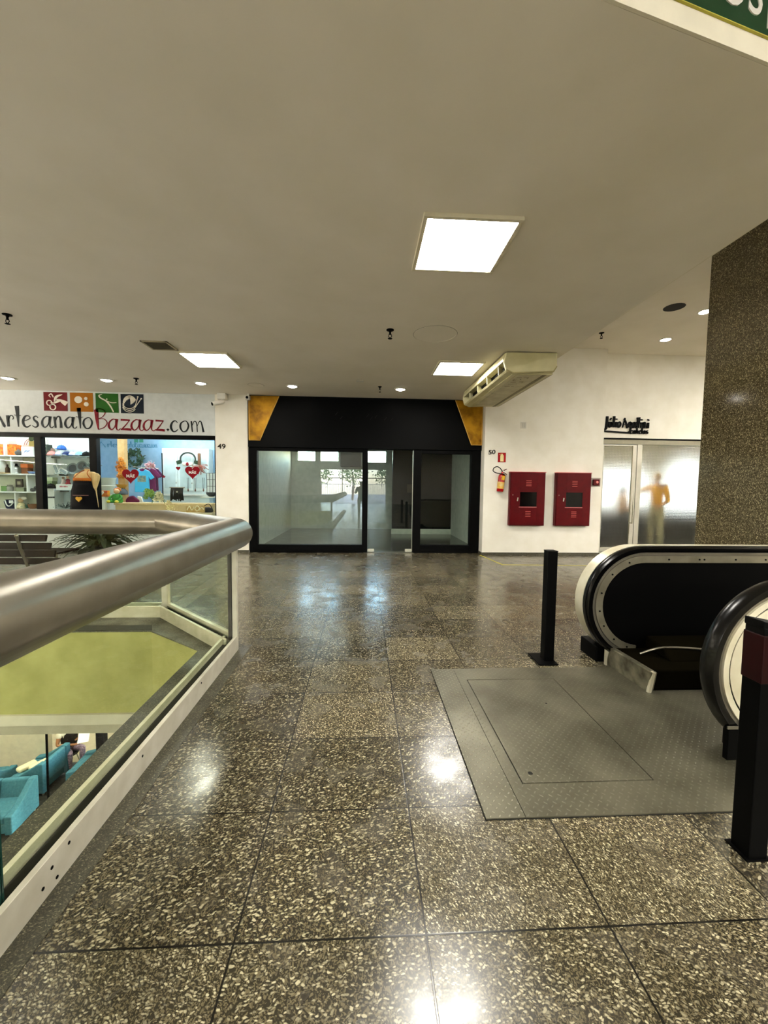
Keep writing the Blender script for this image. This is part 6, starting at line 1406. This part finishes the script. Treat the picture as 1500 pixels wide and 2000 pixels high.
# ================================================================== salon behind the obscure glass
b = MB(); b.box(5.0, 9.4, 8.75, 12.2, -.02, .004); struct(b.build('floor_salon', mat('salon_floor', '#5d594c', .35)))
b = MB(); b.box(4.9, 5.14, 8.75, 12.2, 0, 2.9); b.box(9.3, 9.4, 8.75, 12.2, 0, 2.9); b.box(4.9, 9.4, 12.1, 12.2, 0, 2.9); struct(b.build('wall_salon', mat('salon_wall', '#cfc7a8', .6)))
b = MB(); b.box(4.9, 9.4, 8.6, 12.2, 2.85, 2.95); struct(b.build('ceiling_salon', WALL))
HAL = emitter('mirror_light', (.93, .98, .98), .8)
def lit_mirror(x0, x1, z0, z1, y, label):
    t = thing('mirror', label, 'mirror', ((x0+x1)/2, y, z0), 'backlit salon mirrors'); cx, rx = (x0+x1)/2, (x1-x0)/2; r = min(rx, (z1-z0)/2)*.95; pts = []
    for (qx, qz, a0) in ((x1-r, z1-r, 0), (x0+r, z1-r, 90), (x0+r, z0+r*.2, 180), (x1-r, z0+r*.2, 270)):
        rr = r if qz > (z0+z1)/2 else r*.2
        ox = qx if rr == r else (x0+rr if a0 == 180 else x1-rr)
        pts += [(ox+rr*math.cos(math.radians(a0+90*i/8)), qz+rr*math.sin(math.radians(a0+90*i/8))) for i in range(9)]
    b = MB(); b.pxz(pts, y, y+.02); b.build('glowing_panel', HAL, t); b = MB(); b.pxz([(cx+(p[0]-cx)*1.03, (z0+z1)/2+(p[1]-(z0+z1)/2)*1.03) for p in pts], y+.021, y+.04); b.build('back_plate', ALU, t)
lit_mirror(5.75, 7.45, .95, 1.95, 10.4, 'wide rounded glowing mirror blurred behind the person in yellow')
lit_mirror(7.72, 9.0, .80, 2.25, 10.4, 'glowing arched mirror seen blurred at the right of the obscure glass')
b = MB(); b.box(5.3, 9.2, 9.9, 10.3, .004, .85); tag(b.build('salon_counter', mat('salon_black', '#1a1a16', .4), bev=.01), 'dark counter under the glowing mirrors, blurred by the obscure glass', 'counter')
led_panel(6.3, 9.6, 2.85, .62, 'square light panel on the salon ceiling', LED, 'salon ceiling panels')
led_panel(8.3, 9.6, 2.85, .62, 'square light panel on the salon ceiling', LED, 'salon ceiling panels')
YEL = mat('yellow_top', '#e8a80a', .8)
sp, W = person('person in yellow top and pale apron with one arm stretched out behind the obscure glass', (6.72, 8.88, .004), -1.0, 1.80,
   {-1: ((-.36, -.22, 1.28), (-.30, -.48, 1.24)), 1: ((.25, .0, 1.10), (.20, -.20, 1.0))},
   dict(skin=SK2, shirt=YEL, long=True, trousers=mat('apron_pale', '#b9b292', .8), hair=mat('hair_blond', '#b58a45', .7)), .1, .1)
sp2, W = person('person in orange yellow top half hidden behind the salon door', (6.15, 9.35, .004), 1.4, 1.5,
   {-1: ((-.25, -.05, 1.10), (-.18, -.25, 1.1)), 1: ((.25, -.05, 1.1), (.18, -.25, 1.1))},
   dict(skin=SK2, shirt=mat('amber_top', '#d8a23a', .8), trousers=mat('dark_trousers', '#2b2b26', .8), hair=mat('hair_dark', '#17100c', .6)), .3, .1)

# ================================================================== the hall behind the viewer (met in reflections)
fr = MB()
for x in (-3.6, -1.8, -.02, 1.83): fr.box(x, x+.07, -16.08, -16.0, 0, 2.9)
fr.box(-3.6, 1.9, -16.08, -16.0, 2.83, 2.9); fr.box(-3.6, 1.9, -16.08, -16, 2.1, 2.16); struct(fr.build('door_1', ALU))
b = MB(); b.box(-30, 30, -60, -16.2, -.1, -.02); struct(b.build('ground', mat('pavement', '#b5b1a5', .8)))
t = thing('fence', 'white bar fence outside the entrance behind the viewer', 'fence', (0, -19.5, 0))
b = MB()
for i in range(60): b.cyl((-5+i*.17, -19.5, 0), (-5+i*.17, -19.5, 1.7), .014, n=6)
b.build('bars', WHITE, t); b = MB(); b.box(-5, 5.1, -19.53, -19.47, 1.62, 1.68); b.box(-5, 5.1, -19.53, -19.47, .15, .2); b.build('rails', WHITE, t)
rnd = random.Random(31)
for i, (x, y) in enumerate(((-4.5, -24), (-1.2, -26), (2.6, -24.5))):
    t = thing('tree', ('leafy tree left outside the entrance behind the viewer', 'leafy tree in the middle outside the entrance behind the viewer', 'leafy tree right outside the entrance behind the viewer')[i], 'tree', (x, y, 0), 'trees outside the entrance')
    b = MB(); b.tube([(x, y, 0), (x+.1, y, 1.5), (x, y+.1, 3)], [.16, .12, .06], 8); b.build('trunk', mat('bark', '#6b4a35', .8), t)
    b = MB()
    for k in range(700):
        d = Vector((rnd.gauss(0, 1), rnd.gauss(0, 1), rnd.gauss(0, .8))).normalized()*rnd.uniform(.6, 1.7); p = Vector((x, y, 3.0))+d; e = Vector((rnd.uniform(-1, 1), rnd.uniform(-1, 1), rnd.uniform(-1, 1))).normalized()*.2; s_ = e.orthogonal().normalized()*.09
        b.face([p, p+e*.5+s_, p+e, p+e*.5-s_])
    b.build('crown', mat('tree_leaf', '#4d6b33', .7, col2='#6d8a45'), t)
# uplighter troughs on the hall wall, added out of view to brighten the ceiling
def trough(x, y, z, l, along, label):
    t = thing('added_uplighter', label, 'added lamp', (x, y, z), 'added uplighter troughs')
    sx, sy = (.16, l) if along == 'y' else (l, .16)
    b = MB(); b.box(x-sx/2, x+sx/2, y-sy/2, y+sy/2, z, z+.08); b.build('housing', WHITE, t, bev=.01)
    b = MB(); b.box(x-sx/2+.015, x+sx/2-.015, y-sy/2+.015, y+sy/2-.015, z+.08, z+.09); b.build('diffuser', UPL_ADDED, t)
for i in range(4): trough(-10.9, 2.6+i*1.7, 2.0, 1.6, 'y', 'white uplighter trough added on the left hall wall out of view')
for i, (x, y) in enumerate(((-4.2, -2.2), (-7.4, -2.2), (-4.2, .8), (-7.4, .8))):  # uplighter masts added in the atrium, out of view, to lift the ceiling
    t = thing('added_mast_uplighter', 'tall uplighter mast added unseen in the atrium to brighten the ceiling', 'floor lamp', (x, y, LF), 'added atrium masts')
    b = MB(); b.cyl((x, y, LF+.02), (x, y, -1.75), .04, n=12); b.lathe([(.3, LF+.001), (.3, LF+.03), (.05, LF+.05)], (x, y, 0), 20); b.build('mast', ALU, t)
    b = MB(); b.box(x-.5, x+.5, y-.5, y+.5, -1.75, -1.70); b.build('head', WHITE, t); b = MB(); b.box(x-.47, x+.47, y-.47, y+.47, -1.70, -1.69); b.build('diffuser', UPL2_ADDED, t)
# ================================================================== sky
w = bpy.data.worlds.new('world'); S.world = w; w.use_nodes = True; nt = w.node_tree; nt.nodes.clear()
o = nt.nodes.new('ShaderNodeOutputWorld'); g = nt.nodes.new('ShaderNodeBackground'); sky = nt.nodes.new('ShaderNodeTexSky'); sky.sky_type = 'NISHITA'; sky.sun_disc = False; sky.sun_elevation = math.radians(40); sky.sun_rotation = math.radians(60)
nt.links.new(sky.outputs[0], g.inputs[0]); nt.links.new(g.outputs[0], o.inputs[0]); g.inputs[1].default_value = 2.0
S.view_settings.view_transform = 'Standard'; S.view_settings.look = 'None'; S.view_settings.gamma = 1; S.view_settings.use_curve_mapping = False
S.view_settings.exposure = EXPO
S.cycles.max_bounces = 12; S.cycles.diffuse_bounces = 6; S.cycles.glossy_bounces = 5; S.cycles.transmission_bounces = 8; S.cycles.transparent_max_bounces = 24
S.cycles.caustics_reflective = False; S.cycles.sample_clamp_indirect = 4
# the photographer, met only as a faint reflection in the vacant window
pg, W = person('person in dark clothes holding up a phone, reflected in the vacant shop window', (-.10, -.45, .0), PI, 1.66,
   {-1: ((-.27, -.12, 1.16), (-.07, -.30, 1.38)), 1: ((.27, -.12, 1.16), (.07, -.30, 1.38))},
   dict(skin=SK1, shirt=mat('shirt_dark', '#15161a', .85), trousers=mat('trousers_dark', '#101116', .85), hair=mat('hair_dark', '#17100c', .6), long=True), .1, .2)
b = MB(); b.box(-.038, .038, -.062, -.054, 1.325, 1.48); tag(b.build('phone', BLACK, bev=.003), 'black phone held by the person reflected in the vacant window', 'phone')
